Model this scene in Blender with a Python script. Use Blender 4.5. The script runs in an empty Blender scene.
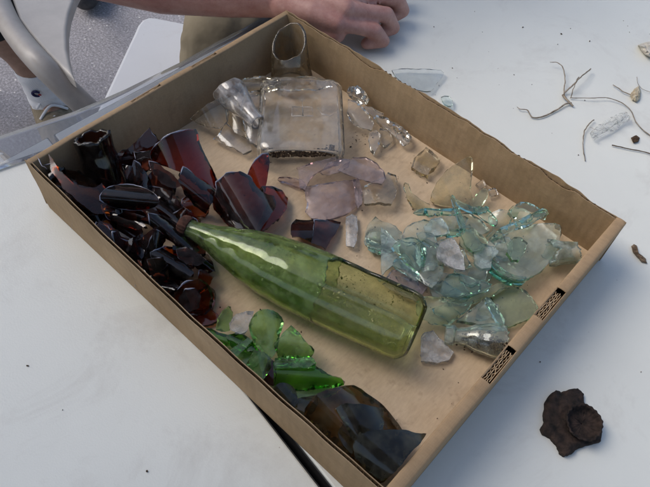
import bpy, bmesh, math, random
from mathutils import Vector, Matrix, noise
from mathutils.geometry import delaunay_2d_cdt
R = math.radians
random.seed(7)
sc = bpy.context.scene
C = bpy.data.collections.new('scene'); sc.collection.children.link(C)

# ------------------------------------------------------------------ camera
S = 0.891                                   # tray is 41 cm long
FPX = 657.49                                # focal length in photo pixels (photo 650 x 487)
CAM = Vector((0.48952, -0.14611, 0.54106)) * S
yaw, pit, rol = 2.233699, -0.935182, 0.100952
fw = Vector((math.cos(pit)*math.cos(yaw), math.cos(pit)*math.sin(yaw), math.sin(pit)))
rt0 = Vector((math.sin(yaw), -math.cos(yaw), 0)); up0 = rt0.cross(fw)
rt = rt0*math.cos(rol) + up0*math.sin(rol); up = up0*math.cos(rol) - rt0*math.sin(rol)
cd = bpy.data.cameras.new('camera'); cam = bpy.data.objects.new('camera', cd); C.objects.link(cam)
M = Matrix.Identity(4)
for i in range(3):
    M[i][0], M[i][1], M[i][2], M[i][3] = rt[i], up[i], -fw[i], CAM[i]
cam.matrix_world = M
cd.sensor_width = 36; cd.lens = FPX/650*36; cd.clip_start = .01; cd.clip_end = 200
sc.camera = cam

def P(x, y, z):
    """real point at height z (metres above the table) seen at photo pixel x, y"""
    d = fw*FPX + rt*(x-325) - up*(y-243.5)
    return CAM + d*((z-CAM.z)/d.z)

# ------------------------------------------------------------------ materials
def newmat(name):
    m = bpy.data.materials.new(name); m.use_nodes = True
    nt = m.node_tree; b = nt.nodes['Principled BSDF']
    return m, nt, b
def N(nt, t, **k):
    n = nt.nodes.new(t)
    for a, v in k.items():
        if a in n.inputs: n.inputs[a].default_value = v
        else: setattr(n, a, v)
    return n
def noise_tex(nt, scale, detail=4, rough=.6, co='Object', dist=0, stretch=None):
    tc = N(nt, 'ShaderNodeTexCoord'); n = N(nt, 'ShaderNodeTexNoise')
    n.inputs['Scale'].default_value = scale; n.inputs['Detail'].default_value = detail
    n.inputs['Roughness'].default_value = rough; n.inputs['Distortion'].default_value = dist
    src = tc.outputs[co]
    if stretch:
        mp = N(nt, 'ShaderNodeMapping'); mp.inputs['Scale'].default_value = stretch
        nt.links.new(src, mp.inputs['Vector']); src = mp.outputs['Vector']
    nt.links.new(src, n.inputs['Vector'])
    return n
def ramp(nt, src, stops):
    r = N(nt, 'ShaderNodeValToRGB'); e = r.color_ramp.elements
    while len(e) < len(stops): e.new(.5)
    for i, (p, c) in enumerate(stops):
        e[i].position = p; e[i].color = (c if len(c) == 4 else (*c, 1)) if hasattr(c, '__len__') else (c, c, c, 1)
    nt.links.new(src, r.inputs['Fac']); return r
def bump(nt, b, src, strength, dist):
    n = N(nt, 'ShaderNodeBump'); n.inputs['Strength'].default_value = strength; n.inputs['Distance'].default_value = dist
    nt.links.new(src, n.inputs['Height']); nt.links.new(n.outputs['Normal'], b.inputs['Normal']); return n
def simple(name, c0, c1, scale, rough=.6, bs=.3, bd=.0005, spec=.5, detail=5, lo=.35, hi=.65, stretch=None):
    m, nt, b = newmat(name)
    n = noise_tex(nt, scale, detail, stretch=stretch); r = ramp(nt, n.outputs['Fac'], [(lo, c0), (hi, c1)])
    nt.links.new(r.outputs['Color'], b.inputs['Base Color']); b.inputs['Roughness'].default_value = rough
    b.inputs['Specular IOR Level'].default_value = spec
    if bs: bump(nt, b, n.outputs['Fac'], bs, bd)
    return m

def glassmat(name, T, rough=0.02, dirt=0.12, dirtcol=(.30, .24, .17), tint=(1, 1, 1), wav=.25, spots=False, t=.004):
    """coloured glass: absorption so that 4 mm lets T through, plus dusty film"""
    m, nt, b = newmat(name)
    b.inputs['Base Color'].default_value = (*tint, 1)
    b.inputs['Transmission Weight'].default_value = 1; b.inputs['IOR'].default_value = 1.5
    n2 = noise_tex(nt, 55, 3, .5)
    mr = N(nt, 'ShaderNodeMapRange'); mr.inputs['From Min'].default_value = .45; mr.inputs['From Max'].default_value = .8
    mr.inputs['To Min'].default_value = rough; mr.inputs['To Max'].default_value = rough+.10
    nt.links.new(n2.outputs['Fac'], mr.inputs['Value']); nt.links.new(mr.outputs['Result'], b.inputs['Roughness'])
    n1 = noise_tex(nt, 38, 2, .4); bump(nt, b, n1.outputs['Fac'], wav, .0015)
    # dust and soil film
    n3 = noise_tex(nt, 90, 6, .7)
    r = ramp(nt, n3.outputs['Fac'], [(.42, 0), (.72, dirt*2.4)])
    fac = r.outputs['Color']
    base = N(nt, 'ShaderNodeMath', operation='ADD'); base.inputs[1].default_value = dirt*.35
    nt.links.new(fac, base.inputs[0]); fac = base.outputs[0]
    if spots:
        n4 = noise_tex(nt, 420, 3, .6); r4 = ramp(nt, n4.outputs['Fac'], [(.60, 0), (.66, 1)])
        n5 = noise_tex(nt, 30, 3, .6); r5 = ramp(nt, n5.outputs['Fac'], [(.45, 0), (.62, 1)])
        mu = N(nt, 'ShaderNodeMath', operation='MULTIPLY'); nt.links.new(r4.outputs['Color'], mu.inputs[0]); nt.links.new(r5.outputs['Color'], mu.inputs[1])
        mx = N(nt, 'ShaderNodeMath', operation='MAXIMUM'); nt.links.new(mu.outputs[0], mx.inputs[0]); nt.links.new(fac, mx.inputs[1]); fac = mx.outputs[0]
    d = N(nt, 'ShaderNodeBsdfDiffuse'); d.inputs['Color'].default_value = (*dirtcol, 1)
    mix = N(nt, 'ShaderNodeMixShader'); out = nt.nodes['Material Output']
    nt.links.new(fac, mix.inputs['Fac']); nt.links.new(b.outputs[0], mix.inputs[1]); nt.links.new(d.outputs[0], mix.inputs[2])
    nt.links.new(mix.outputs[0], out.inputs['Surface'])
    sg = [-math.log(max(1e-4, x))/t for x in T]; mxs = max(sg)
    if mxs > 1:
        v = N(nt, 'ShaderNodeVolumeAbsorption'); v.inputs['Density'].default_value = mxs
        v.inputs['Color'].default_value = (*[1-x/mxs for x in sg], 1)
        nt.links.new(v.outputs[0], out.inputs['Volume'])
    return m

G = {}
G['amber'] = glassmat('amber_glass', (.52, .13, .022), .02, .02, (.22, .14, .09), wav=.25)
G['amber_dark'] = glassmat('dark_amber_glass', (.13, .032, .016), .02, .03, (.16, .13, .12), wav=.25)
G['amber_red'] = glassmat('red_amber_glass', (.20, .022, .008), .02, .012, (.25, .12, .08), wav=.3)
G['amber_violet'] = glassmat('violet_brown_glass', (.19, .065, .045), .03, .05, (.22, .19, .20), wav=.3)
G['clear'] = glassmat('clear_glass', (.96, .96, .94), .02, .07, (.62, .58, .54), wav=.5)
G['clear_dirty'] = glassmat('soiled_clear_glass', (.90, .88, .80), .03, .10, (.50, .42, .32), wav=.5, spots=True)
G['yellowish'] = glassmat('yellow_tinted_glass', (.88, .86, .68), .05, .14, (.42, .36, .24), wav=.3)
G['purple'] = glassmat('sun_purpled_glass', (.84, .75, .76), .04, .14, (.50, .41, .39), wav=.2)
G['flask'] = glassmat('flask_glass', (.97, .965, .94), .01, .075, (.70, .66, .60), wav=.12)
G['milky'] = glassmat('milky_clear_glass', (.96, .95, .93), .02, .14, (.72, .70, .69), wav=.05)
G['smoky'] = glassmat('smoky_clear_glass', (.74, .68, .55), .03, .12, (.35, .29, .21), wav=.5, spots=True)
G['pane'] = glassmat('pane_glass', (.93, .97, .95), .01, .03, (.6, .62, .6), wav=.1)
G['frost'] = glassmat('frosted_pale_glass', (.92, .92, .90), .20, .24, (.62, .60, .57), wav=.3)
G['aqua'] = glassmat('aqua_glass', (.78, .94, .87), .01, .06, (.54, .62, .56), wav=.15)
G['aqua_pale'] = glassmat('pale_aqua_glass', (.88, .965, .92), .01, .10, (.60, .66, .60), wav=.25)
G['aqua_frost'] = glassmat('weathered_aqua_glass', (.82, .93, .89), .12, .20, (.55, .62, .58), wav=.3)
G['aqua_green'] = glassmat('pale_green_glass', (.80, .93, .80), .01, .07, (.42, .45, .33), wav=.4)
G['teal'] = glassmat('teal_glass', (.64, .90, .82), .01, .03, (.4, .5, .48), wav=.05)
G['green'] = glassmat('bright_green_glass', (.42, .72, .30), .03, .16, (.38, .52, .28), wav=.25)
G['green_light'] = glassmat('light_green_glass', (.50, .82, .42), .03, .12, (.30, .40, .25), wav=.4)
G['green_deep'] = glassmat('deep_green_glass', (.20, .55, .10), .02, .05, (.18, .28, .1), wav=.25)
G['olive'] = glassmat('olive_bottle_glass', (.60, .79, .34), .02, .16, (.27, .35, .14), wav=.2, spots=True)
G['olive_open'] = glassmat('thin_olive_glass', (.78, .88, .52), .01, .10, (.36, .33, .15), wav=.25, spots=True)
G['olive_dark'] = glassmat('dark_olive_glass', (.30, .20, .055), .03, .08, (.20, .16, .09), wav=.6)
G['slate'] = glassmat('slate_green_glass', (.15, .15, .09), .10, .16, (.105, .105, .082), wav=.7)

M_glint, nt_, b_ = newmat('pale_edge_glint'); b_.inputs['Base Color'].default_value = (.34, .35, .43, 1); b_.inputs['Roughness'].default_value = .18; b_.inputs['Transmission Weight'].default_value = .35  # pale bluish colour standing in for light caught on broken edges
def cardboard(name, c0, c1, axis='X', flute=True):
    m, nt, b = newmat(name)
    n = noise_tex(nt, 14, 6, .65); n2 = noise_tex(nt, 500, 3, .7, stretch=(1, .25, 1) if axis == 'X' else (.25, 1, 1))
    r = ramp(nt, n.outputs['Fac'], [(.3, c0), (.7, c1)])
    r2 = ramp(nt, n2.outputs['Fac'], [(.3, .86), (.7, 1.0)])
    mx = N(nt, 'ShaderNodeMixRGB', blend_type='MULTIPLY'); mx.inputs['Fac'].default_value = 1
    nt.links.new(r.outputs['Color'], mx.inputs[1]); nt.links.new(r2.outputs['Color'], mx.inputs[2])
    # stains and crumbs of soil
    n3 = noise_tex(nt, 60, 5, .7); r3 = ramp(nt, n3.outputs['Fac'], [(.56, 0), (.76, .50)])
    mx2 = N(nt, 'ShaderNodeMixRGB'); nt.links.new(r3.outputs['Color'], mx2.inputs['Fac'])
    nt.links.new(mx.outputs[0], mx2.inputs[1]); mx2.inputs[2].default_value = (.17, .11, .065, 1)
    nt.links.new(mx2.outputs[0], b.inputs['Base Color'])
    b.inputs['Roughness'].default_value = .75; b.inputs['Specular IOR Level'].default_value = .25
    w = N(nt, 'ShaderNodeTexWave', wave_type='BANDS', bands_direction=axis); w.inputs['Scale'].default_value = 42; w.inputs['Distortion'].default_value = .6
    tc = N(nt, 'ShaderNodeTexCoord'); nt.links.new(tc.outputs['Object'], w.inputs['Vector'])
    ad = N(nt, 'ShaderNodeMath', operation='MULTIPLY_ADD'); ad.inputs[1].default_value = .22 if flute else 0
    nt.links.new(w.outputs['Fac'], ad.inputs[0]); nt.links.new(n.outputs['Fac'], ad.inputs[2])
    bump(nt, b, ad.outputs[0], .35, .0012)
    return m
MC = {}
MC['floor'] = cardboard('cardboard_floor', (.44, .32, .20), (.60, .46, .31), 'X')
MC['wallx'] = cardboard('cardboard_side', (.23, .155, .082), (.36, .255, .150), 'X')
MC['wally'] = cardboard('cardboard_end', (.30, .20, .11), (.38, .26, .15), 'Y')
MC['edge'] = simple('cardboard_raw_edge', (.30, .20, .11), (.50, .37, .23), 300, .9, .5, .0004, .1)
MC['flute'] = simple('cardboard_flute', (.17, .11, .06), (.30, .20, .11), 200, .9, .2, .0004, .1)

# ------------------------------------------------------------------ object helpers
def tag(o, label=None, cat=None, group=None, kind=None):
    if label: o['label'] = label
    if cat: o['category'] = cat
    if group: o['group'] = group
    if kind: o['kind'] = kind
    return o
def empty(name, loc=(0, 0, 0)):
    o = bpy.data.objects.new(name, None); C.objects.link(o); o.location = loc; o.empty_display_size = .02; return o
def mkobj(name, bm, mat, parent=None, smooth=False, recalc=True):
    if recalc: bmesh.ops.recalc_face_normals(bm, faces=bm.faces)
    if smooth:
        for f in bm.faces: f.smooth = True
    me = bpy.data.meshes.new(name); bm.to_mesh(me); bm.free()
    if mat: me.materials.append(mat)
    o = bpy.data.objects.new(name, me); C.objects.link(o)
    if parent: o.parent = parent; o.matrix_parent_inverse = Matrix.Translation(-Vector(parent.location))
    return o
def recentre(o):
    """put the origin of a single-mesh thing at the middle of its underside"""
    vs = [v.co for v in o.data.vertices]
    if not vs: return o
    c = Vector((sum(v.x for v in vs)/len(vs), sum(v.y for v in vs)/len(vs), min(v.z for v in vs)))
    o.data.transform(Matrix.Translation(-c)); o.location = c; return o
def keep_in(o):
    """slide a piece of glass off the tray walls it would cut through"""
    w = [v.co+o.location for v in o.data.vertices]
    cx, cy = sum(v.x for v in w)/len(w), sum(v.y for v in w)/len(w)
    if not (-.02 < cx < LX+.02 and -.02 < cy < LY+.01): return o
    lo = [v for v in w if v.z < H-.001]
    if not lo: return o
    x0, x1, y0, y1 = min(v.x-XI*(1-v.z/H) for v in lo), max(v.x for v in lo), min(v.y for v in lo), max(v.y for v in lo)
    dx = max(0, .0075-x0)-max(0, x1-(LX-.011)); dy = max(0, .0052-y0)-max(0, y1-(LY-.0052))
    o.location.x += dx; o.location.y += dy; return o
def solidify(o, t, off=-1):
    m = o.modifiers.new('thickness', 'SOLIDIFY'); m.thickness = t; m.offset = off; return m
def bevel(o, w, s=2):
    m = o.modifiers.new('bevel', 'BEVEL'); m.width = w; m.segments = s; m.limit_method = 'ANGLE'; return m
def prism(bm, pts, z0, z1):
    a = [bm.verts.new((p[0], p[1], z0)) for p in pts]; b = [bm.verts.new((p[0], p[1], z1)) for p in pts]
    n = len(pts); bm.faces.new(a[::-1]); bm.faces.new(b)
    for i in range(n): bm.faces.new((a[i], a[(i+1) % n], b[(i+1) % n], b[i]))
def box(bm, x0, x1, y0, y1, z0, z1): prism(bm, [(x0, y0), (x1, y0), (x1, y1), (x0, y1)], z0, z1)

def shard(name, label, mat, pts, z=.010, gx=0, gy=0, curve=None, t=.0035, group=None, cat='glass shard', jit=1.0, parent=None, step=4.0, twist=0, edges=None):
    """broken piece of glass: outline in photo pixels laid on a real tilted, curved surface.
    z height at the centre, gx / gy rise over the piece's width / height, curve=(axis degrees, sagitta)"""
    rnd = random.Random(hash((round(pts[0][0]*7), round(pts[0][1]*13), len(pts))))
    n = len(pts)
    xs = [p[0] for p in pts]; ys = [p[1] for p in pts]
    cx, cy = (min(xs)+max(xs))/2, (min(ys)+max(ys))/2; w = max(xs)-min(xs); h = max(ys)-min(ys)
    if jit <= .5:                                   # moulded rims and bases: rounded outline
        v_ = [Vector(q) for q in pts]; sm = []
        for i in range(n):
            p0, p1, p2, p3 = v_[i-1], v_[i], v_[(i+1) % n], v_[(i+2) % n]
            for s in (0, .5): sm.append(.5*(2*p1+(p2-p0)*s+(2*p0-5*p1+4*p2-p3)*s*s+(3*p1-p0-3*p2+p3)*s**3))
        pts = sm; n = len(pts)
    out = []
    for i in range(n):
        a, b = Vector(pts[i]), Vector(pts[(i+1) % n]); L = (b-a).length
        k = max(1, int(L/2.6)); nrm = Vector((-(b-a).y, (b-a).x))/max(L, 1e-6); bow = rnd.uniform(-.05, .05)*L*jit
        for j in range(k):
            s = j/k; q = a.lerp(b, s) + nrm*bow*math.sin(math.pi*s)
            if j: q += nrm*rnd.uniform(-.38, .38)*jit
            out.append(q)
    m = len(out)
    inner = []
    y = min(ys)+step/2
    def inside(q):
        c = False; j = m-1
        for i in range(m):
            if (out[i].y > q.y) != (out[j].y > q.y) and q.x < (out[j].x-out[i].x)*(q.y-out[i].y)/(out[j].y-out[i].y)+out[i].x: c = not c
            j = i
        return c
    row = 0
    while y < max(ys):
        x = min(xs)+step/2+(row % 2)*step/2
        while x < max(xs):
            q = Vector((x, y))
            if inside(q) and min((q-o).length for o in out) > step*.5: inner.append(q)
            x += step
        y += step*.87; row += 1
    vs = out+inner
    res = delaunay_2d_cdt(vs, [(i, (i+1) % m) for i in range(m)], [], 1, 1e-4)
    V2, F = res[0], res[2]
    if curve:
        ca, sa = math.cos(R(curve[0])), math.sin(R(curve[0]))
        dm = max(abs(-(q.x-cx)*sa+(q.y-cy)*ca) for q in out) or 1
    top = []
    for q in V2:
        zz = z + gx*(q.x-cx)/max(w, 1) - gy*(q.y-cy)/max(h, 1) + twist*(q.x-cx)*(q.y-cy)/max(w*h, 1)
        if curve:
            d = (-(q.x-cx)*sa+(q.y-cy)*ca)/dm; zz += curve[1]*(1-d*d)-curve[1]*.5
        top.append(P(q.x, q.y, max(zz, .0042+t)))
    bm = bmesh.new(); tv = [bm.verts.new(c) for c in top]
    tf = []
    for f in F:
        try: tf.append(bm.faces.new([tv[i] for i in f]))
        except ValueError: pass
    bmesh.ops.recalc_face_normals(bm, faces=tf)
    bm.normal_update()
    avg = sum((f.normal*f.calc_area() for f in tf), Vector())
    if avg.dot(CAM-top[0]) < 0:
        bmesh.ops.reverse_faces(bm, faces=tf); bm.normal_update()
    border = [e for e in bm.edges if len(e.link_faces) == 1]
    nm = {v: v.normal.copy() for v in tv}
    bset = set(v for e in border for v in e.verts)
    cen = sum(top, Vector())/len(top)
    bv = {}
    for v in tv:
        k = v.co - nm[v]*t
        if v in bset: k += (cen-v.co).normalized()*rnd.uniform(-.25, .6)*t*.6
        if k.z < .0036: k.z = .0036
        bv[v] = bm.verts.new(k)
    for f in tf:
        f.smooth = True
        nf = bm.faces.new([bv[v] for v in reversed(f.verts)]); nf.smooth = True
    for e in border:
        a, b = e.verts; f0 = e.link_faces[0]
        lo = [l for l in f0.loops if l.edge == e][0]
        a, b = lo.vert, lo.link_loop_next.vert
        sf = bm.faces.new((b, a, bv[a], bv[b])); sf.smooth = False
        for ee in sf.edges: ee.smooth = False
    o = mkobj(name, bm, mat if not isinstance(mat, str) else G[mat], parent, recalc=False)
    if parent is None:
        recentre(o); keep_in(o); tag(o, label, cat, group)
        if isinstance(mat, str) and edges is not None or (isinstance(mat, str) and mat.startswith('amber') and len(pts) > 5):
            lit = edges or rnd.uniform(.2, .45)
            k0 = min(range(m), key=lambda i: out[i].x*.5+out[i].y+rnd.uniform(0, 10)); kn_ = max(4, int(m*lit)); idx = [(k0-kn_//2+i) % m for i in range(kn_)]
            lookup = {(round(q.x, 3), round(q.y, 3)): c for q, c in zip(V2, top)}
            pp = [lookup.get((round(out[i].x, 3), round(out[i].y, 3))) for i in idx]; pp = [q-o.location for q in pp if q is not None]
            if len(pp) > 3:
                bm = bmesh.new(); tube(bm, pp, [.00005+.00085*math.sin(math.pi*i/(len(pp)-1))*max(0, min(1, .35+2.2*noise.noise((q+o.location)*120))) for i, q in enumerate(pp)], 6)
                e_ = mkobj('edge_glint', bm, M_glint, None, smooth=True); e_.parent = o  # thin pale tube, a painted glint along part of the outline
    return o

def jagf(seed, amp, k=(3, 7, 13, 23)):
    rnd = random.Random(seed); ph = [rnd.uniform(0, 6.28) for _ in k]; am = [amp*rnd.uniform(.5, 1)/(i+1)**.8 for i in range(len(k))]
    return lambda a: sum(am[i]*math.sin(k[i]*a+ph[i]) for i in range(len(k)))
def loft(name, mat, A, B, prof, nseg=72, rings=60, sx=1, sy=1, power=2, face=None, end=None, start=None, close_end=False, punt=.2, hole=None, thick=.003, parent=None, wob=.0, mat2=None):
    """hollow glass body round the axis A-B. prof: (t, radius). face: direction of angle 0.
    end(a)/start(a): raggedness of the rims in metres. hole=(t0, ang0, ang1): opening from t0 to the end"""
    u = (B-A); L = u.length; u.normalize()
    e1 = (face or (CAM-(A+B)/2)); e1 = (e1-u*e1.dot(u)).normalized(); e2 = u.cross(e1)
    def rad(t):
        for (a, ra), (b, rb) in zip(prof, prof[1:]):
            if t <= b:
                s = max(0, (t-a)/(b-a)) if b > a else 0; s = s*s*(3-2*s)*.5+s*.5
                return ra+(rb-ra)*s
        return prof[-1][1]
    bm = bmesh.new(); grid = []
    rj = jagf(5, .0009); brk = []
    for i in range(rings+1):
        t = i/rings; row = []
        for j in range(nseg):
            a = 2*math.pi*j/nseg
            tt = t*L
            if end: tt += end(a)*t**3
            if start: tt += start(a)*(1-t)**3
            if hole:
                di = abs(t-hole[0]); 
                if di < .06: tt += rj(a*2)*(1-di/.06)*1.5
                if di < .12: tt -= .0045*math.sin(a*2)**2*(1-di/.12)
                for hj in (hole[1], hole[2]):
                    da = abs(math.degrees(a)-hj)
                    if da < 14 and t > hole[0]: a += (noise.noise(Vector((t*14, hj, 0)))*.16)*(1-da/14)
            r = rad(t)*(1+wob*noise.noise(Vector((math.cos(a)*1.5, math.sin(a)*1.5, t*4))))
            c, s = math.cos(a), math.sin(a)
            if power != 2:
                c, s = math.copysign(abs(c)**(2/power), c), math.copysign(abs(s)**(2/power), s)
            row.append(bm.verts.new(A+u*tt+e1*(r*sx*c)+e2*(r*sy*s)))
        grid.append(row)
    for i in range(rings):
        for j in range(nseg):
            am = math.degrees(2*math.pi*(j+.5)/nseg); tm = (i+.5)/rings
            if hole and tm > hole[0] and hole[1] < am < hole[2]: continue
            f_ = bm.faces.new((grid[i][j], grid[i][(j+1) % nseg], grid[i+1][(j+1) % nseg], grid[i+1][j]))
            if mat2 and tm > hole[0]+.012: f_.material_index = 1
    if close_end:
        c = bm.verts.new(A+u*L*(1-punt*.2))
        for j in range(nseg):
            am = math.degrees(2*math.pi*(j+.5)/nseg)
            if hole and hole[1] < am < hole[2]: continue
            bm.faces.new((grid[-1][j], grid[-1][(j+1) % nseg], c))
    loose = [v for v in bm.verts if not v.link_faces]; bmesh.ops.delete(bm, geom=loose, context='VERTS')
    o = mkobj(name, bm, G[mat] if isinstance(mat, str) else mat, parent, smooth=True)
    if mat2: o.data.materials.append(G[mat2])
    solidify(o, thick)
    return o
def tube(bm, pts, radii, n=8, cap=True):
    rows = []
    ref = Vector((0, 0, 1))
    for i, p in enumerate(pts):
        d = (pts[min(i+1, len(pts)-1)]-pts[max(i-1, 0)]).normalized()
        s = d.cross(ref); s = (s if s.length > .05 else d.cross(Vector((1, 0, 0)))).normalized(); k = s.cross(d)
        r = radii[i] if hasattr(radii, '__len__') else radii
        rows.append([bm.verts.new(p+(s*math.cos(6.28318*j/n)+k*math.sin(6.28318*j/n))*r) for j in range(n)])
    for a, b in zip(rows, rows[1:]):
        for j in range(n): bm.faces.new((a[j], a[(j+1) % n], b[(j+1) % n], b[j]))
    if cap: bm.faces.new(rows[0][::-1]); bm.faces.new(rows[-1])
def smoothpath(pts, k=6):
    out = []
    for i in range(len(pts)-1):
        p0, p1, p2, p3 = pts[max(i-1, 0)], pts[i], pts[i+1], pts[min(i+2, len(pts)-1)]
        for j in range(k):
            t = j/k
            out.append(.5*((2*p1)+(p2-p0)*t+(2*p0-5*p1+4*p2-p3)*t*t+(3*p1-p0-3*p2+p3)*t**3))
    out.append(pts[-1]); return out

# ------------------------------------------------------------------ setting: asphalt, tables
GZ = -.74
m, nt, b = newmat('asphalt')
n1 = noise_tex(nt, 160, 4, .75); r1 = ramp(nt, n1.outputs['Fac'], [(.3, (.13, .125, .135)), (.52, (.26, .25, .265)), (.72, (.48, .46, .49))])
v1 = N(nt, 'ShaderNodeTexVoronoi'); v1.inputs['Scale'].default_value = 95; tc = N(nt, 'ShaderNodeTexCoord'); nt.links.new(tc.outputs['Object'], v1.inputs['Vector'])
sp = N(nt, 'ShaderNodeSeparateColor'); nt.links.new(v1.outputs['Color'], sp.inputs[0])
r2 = ramp(nt, sp.outputs[0], [(.91, 0), (.95, 1)]); r3 = ramp(nt, v1.outputs['Distance'], [(.20, 1), (.30, 0)])
mu = N(nt, 'ShaderNodeMath', operation='MULTIPLY'); nt.links.new(r2.outputs['Color'], mu.inputs[0]); nt.links.new(r3.outputs['Color'], mu.inputs[1])
mx = N(nt, 'ShaderNodeMixRGB'); nt.links.new(mu.outputs[0], mx.inputs['Fac']); nt.links.new(r1.outputs['Color'], mx.inputs[1]); mx.inputs[2].default_value = (.62, .60, .58, 1)
n6 = noise_tex(nt, 5, 5, .6); r6 = ramp(nt, n6.outputs['Fac'], [(.3, .8), (.7, 1.1)])
mx2 = N(nt, 'ShaderNodeMixRGB', blend_type='MULTIPLY'); mx2.inputs['Fac'].default_value = 1; nt.links.new(mx.outputs[0], mx2.inputs[1]); nt.links.new(r6.outputs['Color'], mx2.inputs[2])
nt.links.new(mx2.outputs[0], b.inputs['Base Color']); b.inputs['Roughness'].default_value = .85; bump(nt, b, n1.outputs['Fac'], .8, .004)
asphalt = m
bm = bmesh.new(); bmesh.ops.create_grid(bm, x_segments=8, y_segments=8, size=60)
o = mkobj('ground', bm, asphalt); o.location = (0, 0, GZ); tag(o, kind='structure')

def plastic(name, c, spots=True):
    m, nt, b = newmat(name)
    n = noise_tex(nt, 6, 5, .6); r = ramp(nt, n.outputs['Fac'], [(.3, tuple(x*.93 for x in c)), (.7, c)])
    n2 = noise_tex(nt, 210, 2, .5); r2 = ramp(nt, n2.outputs['Fac'], [(.76, 0), (.80, .8)])
    n3 = noise_tex(nt, 9, 8, .75, dist=.6); r3 = ramp(nt, n3.outputs['Fac'], [(.52, 0), (.80, .42)])
    ad = N(nt, 'ShaderNodeMath', operation='MAXIMUM'); nt.links.new(r2.outputs['Color'], ad.inputs[0]); nt.links.new(r3.outputs['Color'], ad.inputs[1])
    mx = N(nt, 'ShaderNodeMixRGB'); nt.links.new(ad.outputs[0], mx.inputs['Fac']); nt.links.new(r.outputs['Color'], mx.inputs[1]); mx.inputs[2].default_value = (.34, .30, .26, 1)
    nt.links.new(mx.outputs[0], b.inputs['Base Color']); b.inputs['Roughness'].default_value = .42
    n4 = noise_tex(nt, 700, 2, .5); bump(nt, b, n4.outputs['Fac'], .25, .0004)
    return m
M_table = plastic('table_plastic', (.67, .67, .61)); M_bench = plastic('bench_plastic', (.52, .53, .55))
M_steel = simple('painted_steel_leg', (.25, .25, .26), (.32, .32, .33), 40, .4, 0)
M_shade = simple('dark_edge_shade', (.012, .012, .013), (.02, .02, .022), 60, .7, 0)  # near-black colour standing in for the shade in the table seam
# the table edge beyond the tray, and the seam running under its near long side
E0 = P(0, 163, 0); E1 = P(66, 128, 0); ed = (E1-E0).normalized()
J0 = P(258, 400, 0); J1 = P(327, 488, 0); jd = (J1-J0).normalized()
c0 = E0-ed*((E0-J0).cross(jd).z/ed.cross(jd).z)      # where the seam meets the end edge
gap = .0040; nrm = Vector((-jd.y, jd.x, 0))
def table(name, label, a, b, c, d):
    t = empty(name, (a+b+c+d)/4*1.0+Vector((0, 0, GZ))); tag(t, label, 'table', 'white folding tables pushed together')
    bm = bmesh.new(); prism(bm, [a, b, c, d], -.085, 0); o = mkobj('tabletop', bm, M_table, t); bevel(o, .0015, 2)
    cc = (a+b+c+d)/4
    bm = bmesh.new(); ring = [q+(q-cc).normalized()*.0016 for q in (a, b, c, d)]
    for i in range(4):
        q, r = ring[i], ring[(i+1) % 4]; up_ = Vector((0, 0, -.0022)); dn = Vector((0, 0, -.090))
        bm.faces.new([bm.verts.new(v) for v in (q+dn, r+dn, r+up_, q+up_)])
    o = mkobj('edge_shade', bm, M_shade, t); solidify(o, .0008, 0)  # band added round the tabletop so the seam reads as deep shade
    for q in (a, b, c, d):
        bm = bmesh.new(); p = q.lerp(cc, .12); tube(bm, [Vector((p.x, p.y, GZ)), Vector((p.x, p.y, -.086))], .014, 12); mkobj('leg', bm, M_steel, t, smooth=True)
    return t
A1 = c0+nrm*gap; A2 = A1+jd*1.85; W1 = .78
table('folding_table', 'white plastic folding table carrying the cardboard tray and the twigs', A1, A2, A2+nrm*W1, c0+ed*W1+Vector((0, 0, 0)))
B1 = c0-nrm*gap; B2 = B1+jd*1.85
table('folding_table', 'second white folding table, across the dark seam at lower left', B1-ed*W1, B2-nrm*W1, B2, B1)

# ------------------------------------------------------------------ the tray
LX0 = 0
LX, LY, H = .46*S, .3572*S, .0623*S
XI = .0232*S*.55                                    # foot of the far end, the wall leans outwards
TH = .0035; FZ = .0035
tray = empty('cardboard_tray', (LX/2, LY/2, 0)); tag(tray, 'low brown corrugated cardboard tray holding sorted broken glass, torn along one rim', 'cardboard tray')
bm = bmesh.new(); box(bm, XI+.001, LX-.001, .001, LY-.001, .0005, FZ)
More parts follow.
